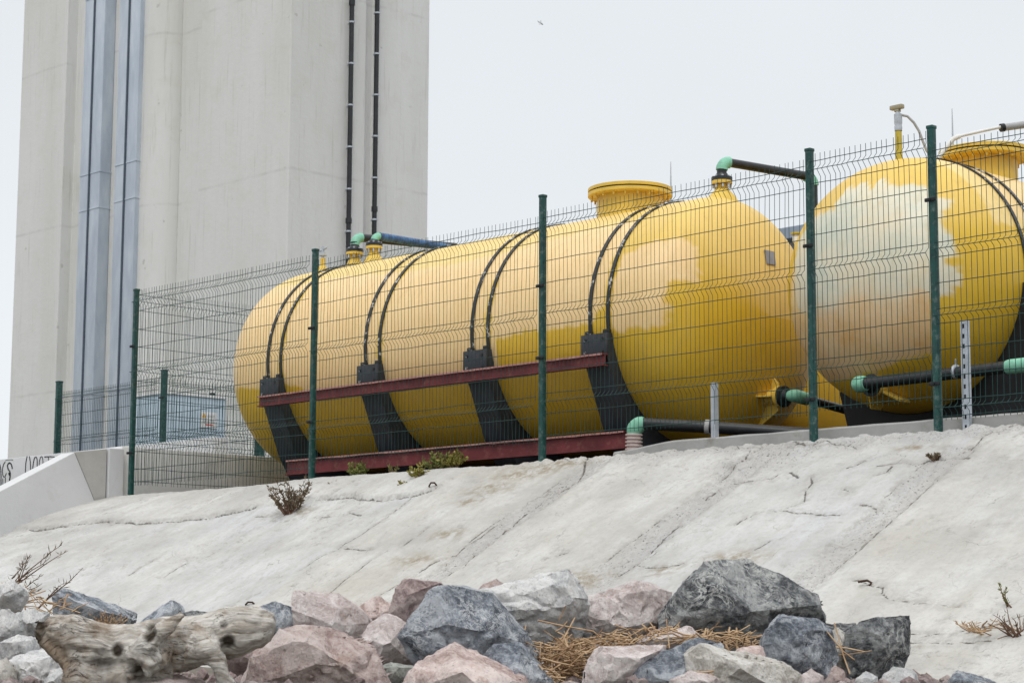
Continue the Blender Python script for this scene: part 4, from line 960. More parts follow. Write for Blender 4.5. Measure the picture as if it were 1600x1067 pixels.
# bottom front pipe with ribbed sleeve
pa = thing('black_pipe', on(986, 690, 1, 0.6), 'black drain pipe with mint elbow low at the right end of the lower beam', 'pipe')
c0 = np.array(on(990, 661, 1, 0.6)); c1 = np.array(on(1106, 667, 1, 0.92)); c2_ = np.array(on(1250, 677, 1, 1.3)); c2_ = c2_ + (c2_ - c1) * 0.4; d = c1 - c0; d /= np.linalg.norm(d)
g = G(); g.tube([c0 - [0, 0, .07], c0 - [0, 0, .3]], 0.055, 14); g.tube([c0 + d * .06, c1, c2_], 0.055, 14); g.make('pipe_run', M['blackpipe'], pa, 50)
g = G(); g.tube(arc3(c0, (0, 0, -1), d, 0.10), [.058, .066, .072, .074, .074, .074, .072, .066, .058], 18); g.make('elbow', M['mint'], pa, 60)
g = G(); g.tube([c1 - d * .02, c1 + d * .02], 0.066, 16); g.make('clamp_ring', M['grey'], pa, 50)
g = G(); prf = []; 
for i in range(6): prf += [(0.032 * i, .062), (0.032 * i + .006, .078), (0.032 * i + .018, .078), (0.032 * i + .024, .062)]
hz = on(986, 703, 1, 0.6)[2]; sl_ = G().lathe((c0[0], c0[1], hz - 0.04), (0.03, 0, 1), prf, 24).make('ribbed_sleeve', M['ribbed'], None, 40, (c0[0], c0[1], hz))
tag(sl_, 'short pale ribbed hose end around the drain pipe on the crest', 'hose')
# outlet pipe of tank 1 going back
po = thing('black_pipe', (ue + 0.3, NV, NZ), 'black outlet pipe with mint fitting at the bottom of the long tank dome', 'pipe')
a0_ = np.array([ue + 0.30, NV, NZ]); a1_ = np.array(on(1330, 643, 0, ue + 0.30)); d = a1_ - a0_; d /= np.linalg.norm(d)
g = G(); g.tube([(ue + 0.2, NV, NZ), (ue + 0.24, NV, NZ)], 0.05, 12); g.tube([a0_ + d * .12, a1_], 0.042, 12); g.make('pipe_run', M['blackpipe'], po, 50)
g = G(); g.tube([a0_ + [-.07, 0, 0], a0_ + [-.03, 0, 0], a0_ + d * .03, a0_ + d * .12, a0_ + d * .19, a0_ + d * .21], [.045, .058, .062, .062, .06, .045], 16); g.make('elbow', M['mint'], po, 60)
# outlet pipe of tank 2 running right
pr2 = thing('black_pipe', (NU2, vd - 0.2, NZ2), 'long black pipe with mint couplings across the front of the end on tank', 'pipe')
f0 = np.array([NU2 - 0.03, vd - 0.24, NZ2]); f1 = np.array(on(1578, 573, 1, vd - 0.24)); d = f1 - f0; d /= np.linalg.norm(d)
g = G(); g.tube([(NU2, vd - .12, NZ2), (NU2, vd - .2, NZ2)], 0.055, 12); g.tube([f0 + d * .06, f1], 0.050, 14); g.tube([f1 + d * .06, f1 + d * 1.5], 0.050, 14); g.make('pipe_run', M['blackpipe'], pr2, 50)
g = G(); g.tube([f0 + [0, .10, 0], f0 + [0, .05, 0], f0 + d * .01, f0 + d * .05, f0 + d * .08], [.055, .066, .072, .068, .06], 16); g.make('elbow', M['mint'], pr2, 60)
g = G(); g.tube([f1 - d * .03, f1, f1 + d * .18, f1 + d * .21], [.052, .060, .060, .052], 16); g.make('coupling', M['mint'], pr2, 40)
cpt = np.array(on(1494, 581, 1, vd - 0.24)); g = G(); g.tube([cpt - d * .012, cpt + d * .012], 0.059, 16); g.tube([cpt + [0, 0, .05], cpt + [0.01, -0.02, .1]], .008, 6); g.make('pipe_clamp', M['galv'], pr2, 40)
# perforated and plain struts
def strut(x, y, z0, z1, label, holes):
    o = thing('steel_strut', (x, y, z0), label, 'strut'); w_ = 0.023 if not holes else 0.027
    g = G()
    if holes:
        n = int((z1 - z0) / 0.075); zz = z0
        g.box((x - w_, y, z0), (x - 0.009, y + .004, z1)); g.box((x + 0.009, y, z0), (x + w_, y + .004, z1))
        for i in range(n + 1):
            a = z0 + i * 0.075; b_ = min(a + 0.042, z1)
            if b_ > a: g.box((x - 0.009, y, a), (x + 0.009, y + .004, b_))
    if holes: h2 = G(); h2.box((x - 0.012, y + .0055, z0 + .01), (x + 0.012, y + .008, z1 - .01)); dark_ = h2  # dark strip added behind the slots as the shade inside the channel
    if not holes: g.box((x - w_, y, z0), (x + w_, y + .004, z1)); g.box((x - 0.006, y - 0.003, z0), (x + 0.006, y - .0005, z1))
    g.box((x - w_, y + .0045, z0), (x - w_ + .004, y + .045, z1)); g.box((x + w_ - .004, y + .0045, z0), (x + w_, y + .045, z1))
    g.make('channel', M['galv'], o, None)
    if holes: dark_.make('slot_shade', M['clip'], o, None)
    return o
strut(-11.18, 0.20, 0.06, 0.55, 'short plain galvanised strut on the kerb holding the drain pipe', False)
strut(-8.61, 0.05, -0.06, 0.79, 'perforated galvanised strut standing by the rightmost fence post', True)
# cables over tank 2
cbl = thing('grey_cable', (U2, 1.86, 3.1), 'thin grey cable arching from the sensor head on the end on tank', 'cable')
pts = [on(x, y, 1, 1.86 + (x - 1405) / 250) for x, y in ((1408, 180), (1418, 182), (1428, 192), (1436, 205), (1442, 221), (1448, 236), (1454, 243))]
g = G(); g.tube(pts, 0.012, 8); g.make('cable_run', M['grey'], cbl, 60)
cnd = thing('white_conduit', on(1470, 242, 1, 2.1), 'pale conduit with a grey end tube beside the manway of the end on tank', 'conduit')
pts = [on(x, y, 1, 2.1 + 0.004 * (x - 1465)) for x, y in ((1462, 252), (1470, 242), (1480, 229), (1490, 217), (1500, 213), (1530, 206), (1567, 198))]
g = G(); g.tube(pts[:5], 0.022, 10); g.tube(pts[4:], 0.014, 10); g.make('conduit_run', M['white'], cnd, 60)
a, b_ = np.array(on(1565, 200, 1, 2.5)), np.array(on(1640, 190, 1, 2.9)); g = G(); g.tube([a, b_], 0.033, 12); o = g.make('end_tube', M['grey'], cnd, 40)
dd = (b_ - a) / np.linalg.norm(b_ - a); g = G(); g.tube([a - dd * .01, a + dd * .025], 0.037, 12); g.make('end_cap', M['clip'], o, 40)

# ================================================================== FAR THINGS
bld = thing('far_building', (-60, 60, -0.1), 'low grey blue roofed building glimpsed in the gap between the tanks', 'building')
pz = on(1255, 345, 1, 30)
g = G(); g.box((pz[0] - 6, 30, -0.2), (pz[0] + 5, 36, pz[2] - 0.5)); g.make('wall', M['wallgrey'], bld, None)
g = G(); g.prism([(29.6, pz[2] - 0.5), (29.6, pz[2] - 0.2), (33, pz[2] + 0.02), (36.4, pz[2] - 0.2), (36.4, pz[2] - 0.5)], 0, pz[0] - 6.3, pz[0] + 5.3); g.make('roof', M['roofblue'], bld, None)
for x, y0_, lab in ((1048, 253, 'thin grey mast rising beyond the manway of the long tank'), (1487.5, 170, 'thin grey mast rising beyond the end on tank and its conduit')):
    pt = on(x, y0_, 1, 45.0); g = G(); g.tube([(pt[0], 45, -0.15), (pt[0], 45, pt[2] - 1.5), (pt[0], 45, pt[2])], [0.06, 0.04, 0.012], 8)
    o = g.make('mast', M['far'], None, 60, (pt[0], 45, -0.15)); tag(o, lab, 'mast')
bp = far(844, 36, 90); g = G()
R3 = RT; U3 = UP
body = [bp + R3 * a - U3 * a * 0.7 for a in np.linspace(-0.12, 0.14, 7)]; g.tube(body, [0.008, .03, .045, .048, .04, .025, .006], 8)
for sg_ in (-1, 1):
    w0 = bp; tip = bp + R3 * (0.05 * sg_) + U3 * (0.16 * sg_) + FW * 0.35 * sg_; g.plate([w0 - R3 * .05 + U3 * .03, w0 + R3 * .05 - U3 * .04, tip], FW * 0.01)
o = g.make('bird', painted('bird_grey', (0.52, 0.54, 0.56), 0.1, 0.8), None, 60, bp); tag(o, 'small grey bird flying in the pale sky', 'bird')

# ================================================================== IRON HOOKS
def hook(px, D_, pts, label, r=0.008):
    P = [on_slope(*px) + RT * a * 0.0062 - UP * b_ * 0.0062 - FW * c for a, b_, c in pts]
    g = G(); g.tube(P, r, 8); o = g.make('iron_hook', M['rust'], None, 60, P[0]); tag(o, label, 'hook', 'rusty iron hooks set in the slope')
hook((677, 762), 0, [(-5, 1, -.03), (-6, -3, .02), (-3, -8, .05), (2, -8, .05), (5, -4, .03), (5, 3, -.02)], 'rusty iron ring hook in the slope below the green weeds')
hook((1350, 913), 0, [(-9, 5, -.02), (-3, 3, .02), (4, 1, .04), (6, -3, .05), (2, -5, .04), (-6, -3, .01)], 'rusty iron hook on the bare slope right of the big dark rock')
hook((392, 944), 0, [(-6, 6, -.05), (-7, 0, .0), (-3, -4, .04), (3, -4, .05), (7, 0, .05), (6, 5, .0)], 'rusty iron hook at the slope foot above the driftwood log')

# ================================================================== PLANTS
def leafcard(g, p, d, L, W, rn):
    d = Vector(d).normalized(); a = Vector((rn.uniform(-1, 1), rn.uniform(-1, 1), rn.uniform(-.3, 1))); s = d.cross(a)
    if s.length < 1e-3: s = d.cross(Vector((1, 0, 0)))
    s.normalize(); p = Vector(p); nrm = d.cross(s) * L * 0.18
    g.add([p, p + d * L * .5 + s * W / 2 + nrm, p + d * L, p + d * L * .5 - s * W / 2 + nrm], [(0, 1, 2, 3)])
def plant(name, base, nst, h, spread, leafL, leafW, per, label, lm='leaf', seed=1, lean=(0, 0), up=0.8, sm='stem', sr=0.006, cat='plant'):
    rn = random.Random(seed); o = thing(name, base, label, cat); gs_ = G(); gl = G(); B = Vector([float(c) for c in base])
    for i in range(nst):
        an = rn.uniform(0, 2 * math.pi); d = Vector((math.cos(an) * spread * rn.random() + lean[0], math.sin(an) * spread * rn.random() + lean[1], up)).normalized(); L = h * rn.uniform(.5, 1.0)
        P = [B + Vector((rn.gauss(0, .02), rn.gauss(0, .02), -0.02))]; cur = d.copy(); nseg = 6
        for k_ in range(nseg):
            cur = (cur + Vector((rn.gauss(0, .14), rn.gauss(0, .14), rn.gauss(0.03, .10)))).normalized(); P.append(P[-1] + cur * L / nseg)
        gs_.tube(P, [sr * (1 - .13 * k_) for k_ in range(nseg + 1)], 5)
        for k_ in range(per):
            t = rn.uniform(.25, 1.0) * nseg; j = min(int(t), nseg - 1); pt = P[j].lerp(P[j + 1], t - j)
            ld = (P[j + 1] - P[j]).normalized() * rn.uniform(.2, 1) + Vector((rn.uniform(-1, 1), rn.uniform(-1, 1), rn.uniform(-.3, .9)))
            leafcard(gl, pt, ld, leafL * rn.uniform(.6, 1.2), leafW * rn.uniform(.7, 1.2), rn)
    gs_.make('stem', M[sm], o, 60)
    if per: gl.make('foliage', M[lm], o, None)
    return o
def sb(x, y, dz=0.0): p = on_slope(x, y); return (p[0], p[1], p[2] + dz)
plant('dry_shrub', sb(452, 803), 30, 0.44, 1.25, 0.046, 0.016, 22, 'brown half dry shrub growing from the slope below the tank left end', 'leafdry', 3, (0.0, -0.1), 0.9, cat='shrub')
plant('green_weed', sb(560, 746), 22, 0.20, 1.2, 0.045, 0.020, 18, 'small dark green weed on the crest under the lower beam', 'leaf', 4, cat='weed')
plant('green_weed', sb(690, 734), 34, 0.21, 1.3, 0.042, 0.022, 20, 'widest dark green weed clump on the crest beside the iron ring', 'leaf', 5, (-0.2, -.1), 0.6, cat='weed')
plant('yellow_weed', sb(708, 728), 20, 0.17, 1.2, 0.042, 0.024, 18, 'yellow green weed at the right side of the widest clump', 'leafy', 6, (0.2, -.05), 0.6, cat='weed')
plant('yellow_weed', sb(655, 748), 18, 0.17, 1.2, 0.042, 0.022, 18, 'olive green weed at the left side of the widest clump', 'leafy', 16, (-0.2, -.1), 0.6, cat='weed')
plant('yellow_weed', sb(629, 760), 7, 0.09, 0.8, 0.035, 0.02, 10, 'tiny yellow weed lowest and farthest left of the widest clump', 'leafy', 7, cat='weed')
plant('dry_tuft', sb(520, 757), 10, 0.06, 0.9, 0.02, 0.008, 8, 'tiny grey dry tuft on the slope between the shrub and the weeds', 'leafdry', 8, cat='weed')
plant('green_weed', sb(612, 737), 8, 0.10, 0.9, 0.028, 0.012, 9, 'tiny sparse weed on the crest left of the widest clump', 'leaf', 9, cat='weed')
plant('green_weed', sb(1462, 716), 12, 0.07, 1.0, 0.03, 0.014, 10, 'small weed in the crack below the rightmost fence post', 'leafdry', 10, cat='weed')
plant('slender_weed', sb(1578, 948), 2, 0.24, 0.05, 0.022, 0.009, 34, 'single slender green sprig leaning left at the right edge', 'leaf', 12, (-0.12, -0.15), 0.3, cat='weed')
plant('dry_tuft', sb(1592, 990), 15, 0.22, 1.4, 0.04, 0.007, 4, 'tangled brown dry weed at the right edge of the slope foot', 'leafdry', 13, (-0.35, -0.3), 0.35, cat='weed')
plant('dry_tuft', sb(1530, 985), 14, 0.15, 1.3, 0.05, 0.008, 3, 'thin dry grass at the slope foot left of the tangled weed', 'straw', 14, (-0.3, -0.3), 0.3, 'straw', cat='weed')
for k_, (x, y, L, ln, lab) in enumerate(((-4, 928, 0.60, (0.66, 0.70), 'long bare dry twig leaning right at the left edge'), (2, 934, 0.32, (0.80, 0.85), 'short bare dry twig beside the long twig at the left edge'), (64, 945, 0.38, (0.35, 0.45), 'thin dark dead twig in front of the pale speckled slab'))):
    plant('dry_twig', far(x, y, 12.4), 5 if k_ < 2 else 2, L, 0.16, 0.05, 0.006, 16, lab, 'leafdry', 30 + k_, ln, 0.75, 'stem', 0.006, cat='twig')
plant('dry_tuft', far(170, 985, 12.2), 30, 0.16, 1.0, 0.035, 0.007, 5, 'pale dry grass behind the driftwood between two rocks', 'straw', 41, (0, 0), 0.9, 'straw', 0.003, cat='weed')

# ================================================================== ROCKS
def hull_pts(P):
    bm = bmesh.new()
    for p in P: bm.verts.new(Vector([float(c) for c in p]))
    r = bmesh.ops.convex_hull(bm, input=list(bm.verts))
    bmesh.ops.delete(bm, geom=list({g_ for g_ in r['geom_interior'] + r['geom_unused'] if isinstance(g_, bmesh.types.BMVert)}), context='VERTS')
    bmesh.ops.dissolve_limit(bm, angle_limit=math.radians(4), verts=bm.verts, edges=bm.edges)
    return bm
ROCKS = 0
def simplify(P2):
    """drop silhouette points that hardly turn"""
    P2 = [np.array(p, float) for p in P2]; ch = True
    while ch and len(P2) > 5:
        ch = False; best = (26.0, None)
        for i in range(len(P2)):
            a, b_, c = P2[i - 1], P2[i], P2[(i + 1) % len(P2)]; d1, d2 = b_ - a, c - b_
            t = abs(math.degrees(math.atan2(d1[0] * d2[1] - d1[1] * d2[0], d1 @ d2)))
            if t < best[0]: best = (t, i)
        if best[1] is not None: P2.pop(best[1]); ch = True
    return P2
def rock(pts, D, mat, label, ridge=(), depth=0.7, seed=0, name='rock', res=0.016, rough=1.0, drop=0.3):
    rn = random.Random(seed * 7 + 3)
    P = np.array([far(x, y, D) for x, y in simplify(pts)]); c = P.mean(0); P = c + (P - c) * 1.09; ext = max(np.ptp(P @ RT), np.ptp(P @ UP))
    pts3 = []
    for k_, p in enumerate(P):
        pts3.append(p + FW * ext * rn.uniform(-.06, .10))
        if k_ % 2 == 0: pts3.append(c + (p - c) * rn.uniform(.7, .92) + FW * ext * depth * rn.uniform(.45, .8))
    if ridge:
        for x, y, dd in ridge: pts3.append(far(x, y, D - dd * ext))
    else:
        for k_ in range(2):
            w_ = np.array([rn.random() for _ in P]) ** 3; w_ /= w_.sum()
            q_ = (P * w_[:, None]).sum(0) * .5 + c * .5 + UP * ext * rn.uniform(-.04, .16); pts3.append(q_ - FW * ext * rn.uniform(.24, .44))
    lowp = P[np.argsort(P @ UP)[:3]]
    for p in lowp: pts3.append(p * .72 + c * .28 - UP * drop * ext + FW * ext * 0.08); pts3.append(p * .8 + c * .2 - UP * drop * ext + FW * ext * 0.4)
    bm = hull_pts(pts3)
    cc = Vector((0, 0, 0))
    for v in bm.verts: cc += v.co / len(bm.verts)
    for k_ in range(6):                              # broken faces
        d_ = Vector((rn.gauss(0, 1), rn.gauss(0, 1), rn.gauss(0.1, .8))) - Vector(FW) * .7; d_.normalize()
        if Vector(FW).dot(d_) > 0.25: continue
        h_ = max((v.co - cc).dot(d_) for v in bm.verts) * rn.uniform(.80, .95)
        bmesh.ops.bisect_plane(bm, geom=list(bm.verts) + list(bm.edges) + list(bm.faces), plane_co=cc + d_ * h_, plane_no=d_, clear_outer=True)
        be = [e for e in bm.edges if e.is_boundary]
        if be: bmesh.ops.holes_fill(bm, edges=be, sides=0)
    bmesh.ops.triangulate(bm, faces=bm.faces)
    for _ in range(9):
        es = [e for e in bm.edges if e.calc_length() > res * 1.8]
        if not es: break
        bmesh.ops.subdivide_edges(bm, edges=es, cuts=1, use_grid_fill=False); bmesh.ops.triangulate(bm, faces=[f for f in bm.faces if len(f.verts) > 3])
    bm.verts.ensure_lookup_table(); bm.normal_update()
    co = np.array([v.co for v in bm.verts]); nm = np.array([v.normal for v in bm.verts]); off = seed * 5.17
    k1 = 1.0 / ext
    n1 = fbm((co + off) * k1 * 2.2, 3)
    lay = (co + off) @ np.array([0.3, 0.25, 0.92]) * k1 * 6 + 1.3 * fbm((co + off) * k1 * 2.5, 3); led = lay - np.floor(lay); led = np.where(led < .8, led / .8, (1 - led) / .2) - .5   # broken ledges
    cre = np.clip(1 - 7 * np.abs(fbm((co + off + 9) * k1 * 2.6, 3)), 0, 1)                                          # clefts
    ste = fbm((co + off) * k1 * 6, 2); ste = np.round(ste * 6) / 6
    fine = fbm((co + off) * 24, 4)
    co = co + nm * (ext * rough * (0.012 * n1 + 0.016 * led * sstep(-.15, .25, n1) - 0.030 * cre * sstep(-.05, .2, -n1) + 0.022 * ste) + 0.0085 * fine * rough)[:, None]
    for v, p in zip(bm.verts, co): v.co = p
    bm.normal_update()
    base = np.array([c[0], c[1], co[:, 2].min()])
    me = bpy.data.meshes.new(name)
    for v in bm.verts: v.co -= Vector(base)
    bmesh.ops.recalc_face_normals(bm, faces=bm.faces); bm.to_mesh(me); bm.free()
    me.shade_smooth(); me.set_sharp_from_angle(angle=math.radians(24)); me.materials.append(M[mat])
    o = bpy.data.objects.new(name, me); COL.objects.link(o); o.location = Vector(base)
    return tag(o, label, 'rock', 'rocks heaped below the slope')
RK = [
 # back row, left
 ([(83,925),(95,921),(130,929),(165,945),(205,968),(150,978),(86,968)], 13.0, 'r_blue', 'pale blue grey speckled slab at the far left behind the log', (), .8),
 ([(214,976),(235,955),(252,942),(270,936),(284,948),(284,985),(230,990)], 12.4, 'r_blue', 'pointed blue grey rock peeking over the driftwood log', (), .8),
 ([(280,962),(300,954),(330,960),(325,985),(285,985)], 12.5, 'r_dark', 'small dark grey rock right of the pointed blue grey one behind the log', (), .8),
 ([(405,950),(430,942),(458,950),(462,1000),(420,1010),(400,985)], 11.6, 'r_blue', 'pale grey speckled rock at the right end of the log', (), .8),
 ([(0,915),(18,905),(42,925),(30,945),(-10,950)], 11.5, 'r_white', 'small white stone at the left edge below the twigs', (), .8),
 ([(-20,962),(12,952),(34,968),(38,1000),(10,1012),(-20,1010)], 10.6, 'r_white', 'grey white stone at the left edge left of the log tip', (), .7),
 ([(20,960),(48,952),(74,960),(70,1000),(34,1004)], 10.8, 'r_white', 'white block touching the dark tip of the log', (), .7),
 ([(2,1004),(30,992),(56,1000),(60,1030),(20,1040),(0,1036)], 10.2, 'r_white', 'rounded white stone at left under the log tip', (), .7),
 ([(14,1032),(50,1018),(90,1022),(106,1045),(104,1085),(20,1085)], 9.9, 'r_white', 'large white stone under the left end of the log', (), .7),
 ([(-20,1040),(10,1030),(24,1048),(24,1080),(-20,1080)], 9.8, 'r_beige', 'grey stone cut by the bottom left corner', (), .7),
 # pink cluster
 ([(452,950),(464,926),(500,922),(528,932),(540,955),(578,974),(584,1010),(520,1030),(455,1000)], 11.0, 'r_palepink', 'pale pink rock with rusty streak right of the log end', (), .8),
 ([(545,962),(566,944),(588,930),(612,948),(622,975),(590,992),(550,985)], 11.2, 'r_pink', 'small red brown rock left of the mauve block', (), .8),
 ([(608,962),(614,930),(626,906),(650,903),(688,913),(706,930),(680,966),(640,982)], 10.9, 'r_mauve', 'angular mauve block leaning on the blue grey boulder', ((640,935,.2),), .8),
 ([(566,995),(580,972),(602,962),(634,972),(640,1000),(650,1042),(620,1060),(585,1050)], 10.5, 'r_palepink', 'pale pink grey rock between the pink boulder and the blue grey boulder', (), .8),
 ([(592,1044),(618,1034),(646,1040),(652,1090),(595,1090)], 10.0, 'r_green', 'green grey stone at the bottom between two pink rocks', (), .8),
 ([(356,1085),(372,1048),(400,1022),(440,992),(494,984),(530,994),(578,1018),(602,1058),(604,1095)], 9.8, 'r_pink', 'largest pink granite boulder at the bottom right of the log', ((470,1010,.22),(530,1035,.22)), .7),
 ([(630,994),(640,974),(660,950),(682,924),(704,922),(722,936),(768,934),(800,970),(838,1010),(848,1040),(846,1075),(690,1080),(655,1042)], 10.2, 'r_blue', 'big blue grey veined boulder in the middle of the heap', ((700,975,.2),(770,990,.22),(690,1030,.16)), .7),
 ([(616,1090),(628,1058),(650,1040),(706,1018),(738,1021),(796,1042),(832,1064),(836,1095)], 9.5, 'r_pink', 'broad pink granite rock at the bottom in front of the blue grey boulder', (), .7),
 ([(745,1040),(770,1012),(816,1008),(840,1036),(864,1068),(864,1095),(790,1095)], 9.8, 'r_blue', 'grey stone with a dark corner right of the broad pink rock', (), .7),
 ([(742,930),(770,914),(822,908),(852,896),(886,889),(900,910),(914,936),(912,968),(870,992),(826,1000),(790,975),(760,960)], 10.9, 'r_white', 'white grey tilted block with a dark underside', ((890,932,.25),(820,950,.18),(850,925,.2)), .8),
 ([(743,930),(756,912),(775,906),(795,920),(780,945),(750,945)], 11.5, 'r_pink', 'small pinkish stone behind the white tilted block', (), .8),
 ([(904,940),(930,925),(962,914),(996,909),(1044,928),(1048,950),(1022,980),(990,996),(936,1002),(904,985)], 11.2, 'r_palepink', 'flat topped pink rock between the white block and the dark boulder', (), .8),
 ([(1036,965),(1044,946),(1078,921),(1096,903),(1108,883),(1127,878),(1170,881),(1196,896),(1224,911),(1258,930),(1296,939),(1300,952),(1292,980),(1200,1006),(1110,985),(1050,975)], 11.0, 'r_dark', 'largest dark grey boulder with pale veins at the right', ((1085,945,.12),(1180,960,.2),(1120,915,.12),(1230,965,.16)), .75),
 ([(1190,1016),(1196,992),(1226,968),(1262,970),(1292,974),(1305,1003),(1308,1030),(1298,1060),(1250,1062),(1200,1040)], 10.2, 'r_blue', 'blue grey rock in front of the largest dark boulder', ((1235,1000,.22),), .8),
 ([(1080,1030),(1100,1012),(1148,1014),(1192,1026),(1228,1040),(1258,1068),(1256,1095),(1090,1095)], 9.7, 'r_beige', 'smooth beige white stone at the bottom below the dark boulder', (), .7),
 ([(980,1075),(1006,1034),(1040,1014),(1102,1000),(1142,1012),(1100,1040),(1084,1064),(1082,1095),(985,1095)], 9.9, 'r_blue', 'slanting blue grey slab at the bottom left of the beige stone', (), .7),
 ([(910,1085),(920,1034),(936,1014),(976,1010),(1040,1012),(1030,1040),(1000,1070),(985,1090)], 10.0, 'r_palepink', 'pale pink rock at the bottom right of the straw nest', (), .7),
 ([(992,1004),(1010,992),(1040,984),(1076,980),(1094,996),(1070,1012),(1000,1016)], 10.6, 'r_palepink', 'small flat pale rock lying in the straw', (), .8),
 ([(1146,1022),(1160,1012),(1192,1012),(1200,1030),(1160,1036)], 10.0, 'r_pink', 'small pink stone behind the beige white stone', (), .8),
 ([(1322,990),(1350,970),(1392,964),(1420,964),(1423,985),(1418,1036),(1400,1052),(1330,1058),(1326,1015)], 10.6, 'r_dark', 'dark grey block standing apart at the right end of the heap', ((1375,1000,.22),(1400,990,.15)), .8),
 ([(1296,990),(1310,982),(1326,992),(1332,1020),(1316,1040),(1300,1030)], 10.7, 'r_beige', 'narrow beige pebble left of the dark grey block', (), .8),
 ([(1332,1080),(1338,1060),(1356,1050),(1370,1058),(1372,1085)], 9.9, 'r_white', 'small pale stone at the bottom under the dark grey block', (), .8),
 ([(1366,1085),(1372,1062),(1406,1046),(1430,1050),(1440,1085)], 10.0, 'r_white', 'wide pale stone at the bottom right of the dark grey block', (), .8),
 ([(1248,1085),(1254,1056),(1268,1046),(1286,1056),(1290,1085)], 9.6, 'r_palepink', 'small pale pink pebble at the bottom below the blue grey rock', (), .8),
 ([(1292,1075),(1298,1050),(1307,1042),(1320,1050),(1320,1085)], 9.7, 'r_pink', 'tiny pink pebble at the bottom beside the narrow beige one', (), .8),
 ([(1478,1090),(1484,1060),(1502,1051),(1530,1054),(1556,1064),(1560,1090)], 10.0, 'r_blue', 'lone blue grey rock cut by the bottom edge at far right', (), .8),
 ([(1040,1090),(1050,1062),(1082,1050),(1120,1058),(1124,1090)], 9.3, 'r_palepink', 'pinkish stone at the bottom edge in front of the slanting slab', (), .8),
 ([(180,1090),(200,1062),(260,1056),(312,1064),(320,1090)], 9.2, 'r_pink', 'pink stone at the bottom edge under the middle of the log', (), .8),
 ([(60,1080),(80,1050),(112,1036),(118,1090)], 9.6, 'r_white', 'white stone in the hollow under the log tip', (), .8),
 ([(1000,1000),(1020,985),(1050,980),(1045,1000)], 10.9, 'r_mauve', 'small mauve stone at the left foot of the largest dark boulder', (), .8),
 # fillers seen only through gaps
 ([(860,1000),(920,985),(985,1000),(960,1050),(880,1055)], 11.2, 'r_dark', 'dark stone in shadow behind the straw nest', (), .6),
 ([(1180,985),(1330,975),(1330,1040),(1200,1050)], 11.6, 'r_dark', 'shadowed stone behind the blue grey rock at right', (), .6),
 ([(330,985),(400,975),(420,1040),(340,1050)], 10.8, 'r_mauve', 'shadowed stone behind the arch of the log', (), .6),
]
for i, r_ in enumerate(RK):
    pts, D, mat, lab, rid, dep = r_
    rock(pts, D, mat, lab, rid, dep, i + 1, res=0.012 if D < 11.4 else 0.016)

# ================================================================== RUBBLE (stuff)
g = G(); rn = random.Random(21)
for _ in range(420):
    x = rn.uniform(-30, 1480); D = rn.uniform(9.3, 11.6); p = far(x, 1000, D); p[2] = -1.77 + rn.uniform(0, .05); sz = rn.uniform(.02, .06)
    bm = bmesh.new(); bmesh.ops.create_icosphere(bm, subdivisions=1, radius=sz)
    for v in bm.verts: v.co = Vector(p) + Vector((v.co.x * rn.uniform(.6, 1.3), v.co.y * rn.uniform(.6, 1.3), v.co.z * rn.uniform(.5, 1.0)))
    g.bm(bm)
o = g.make('rubble', M['r_mauve'], None, None); tag(o, kind='stuff'); o['label'] = 'small stone chips between the big rocks'
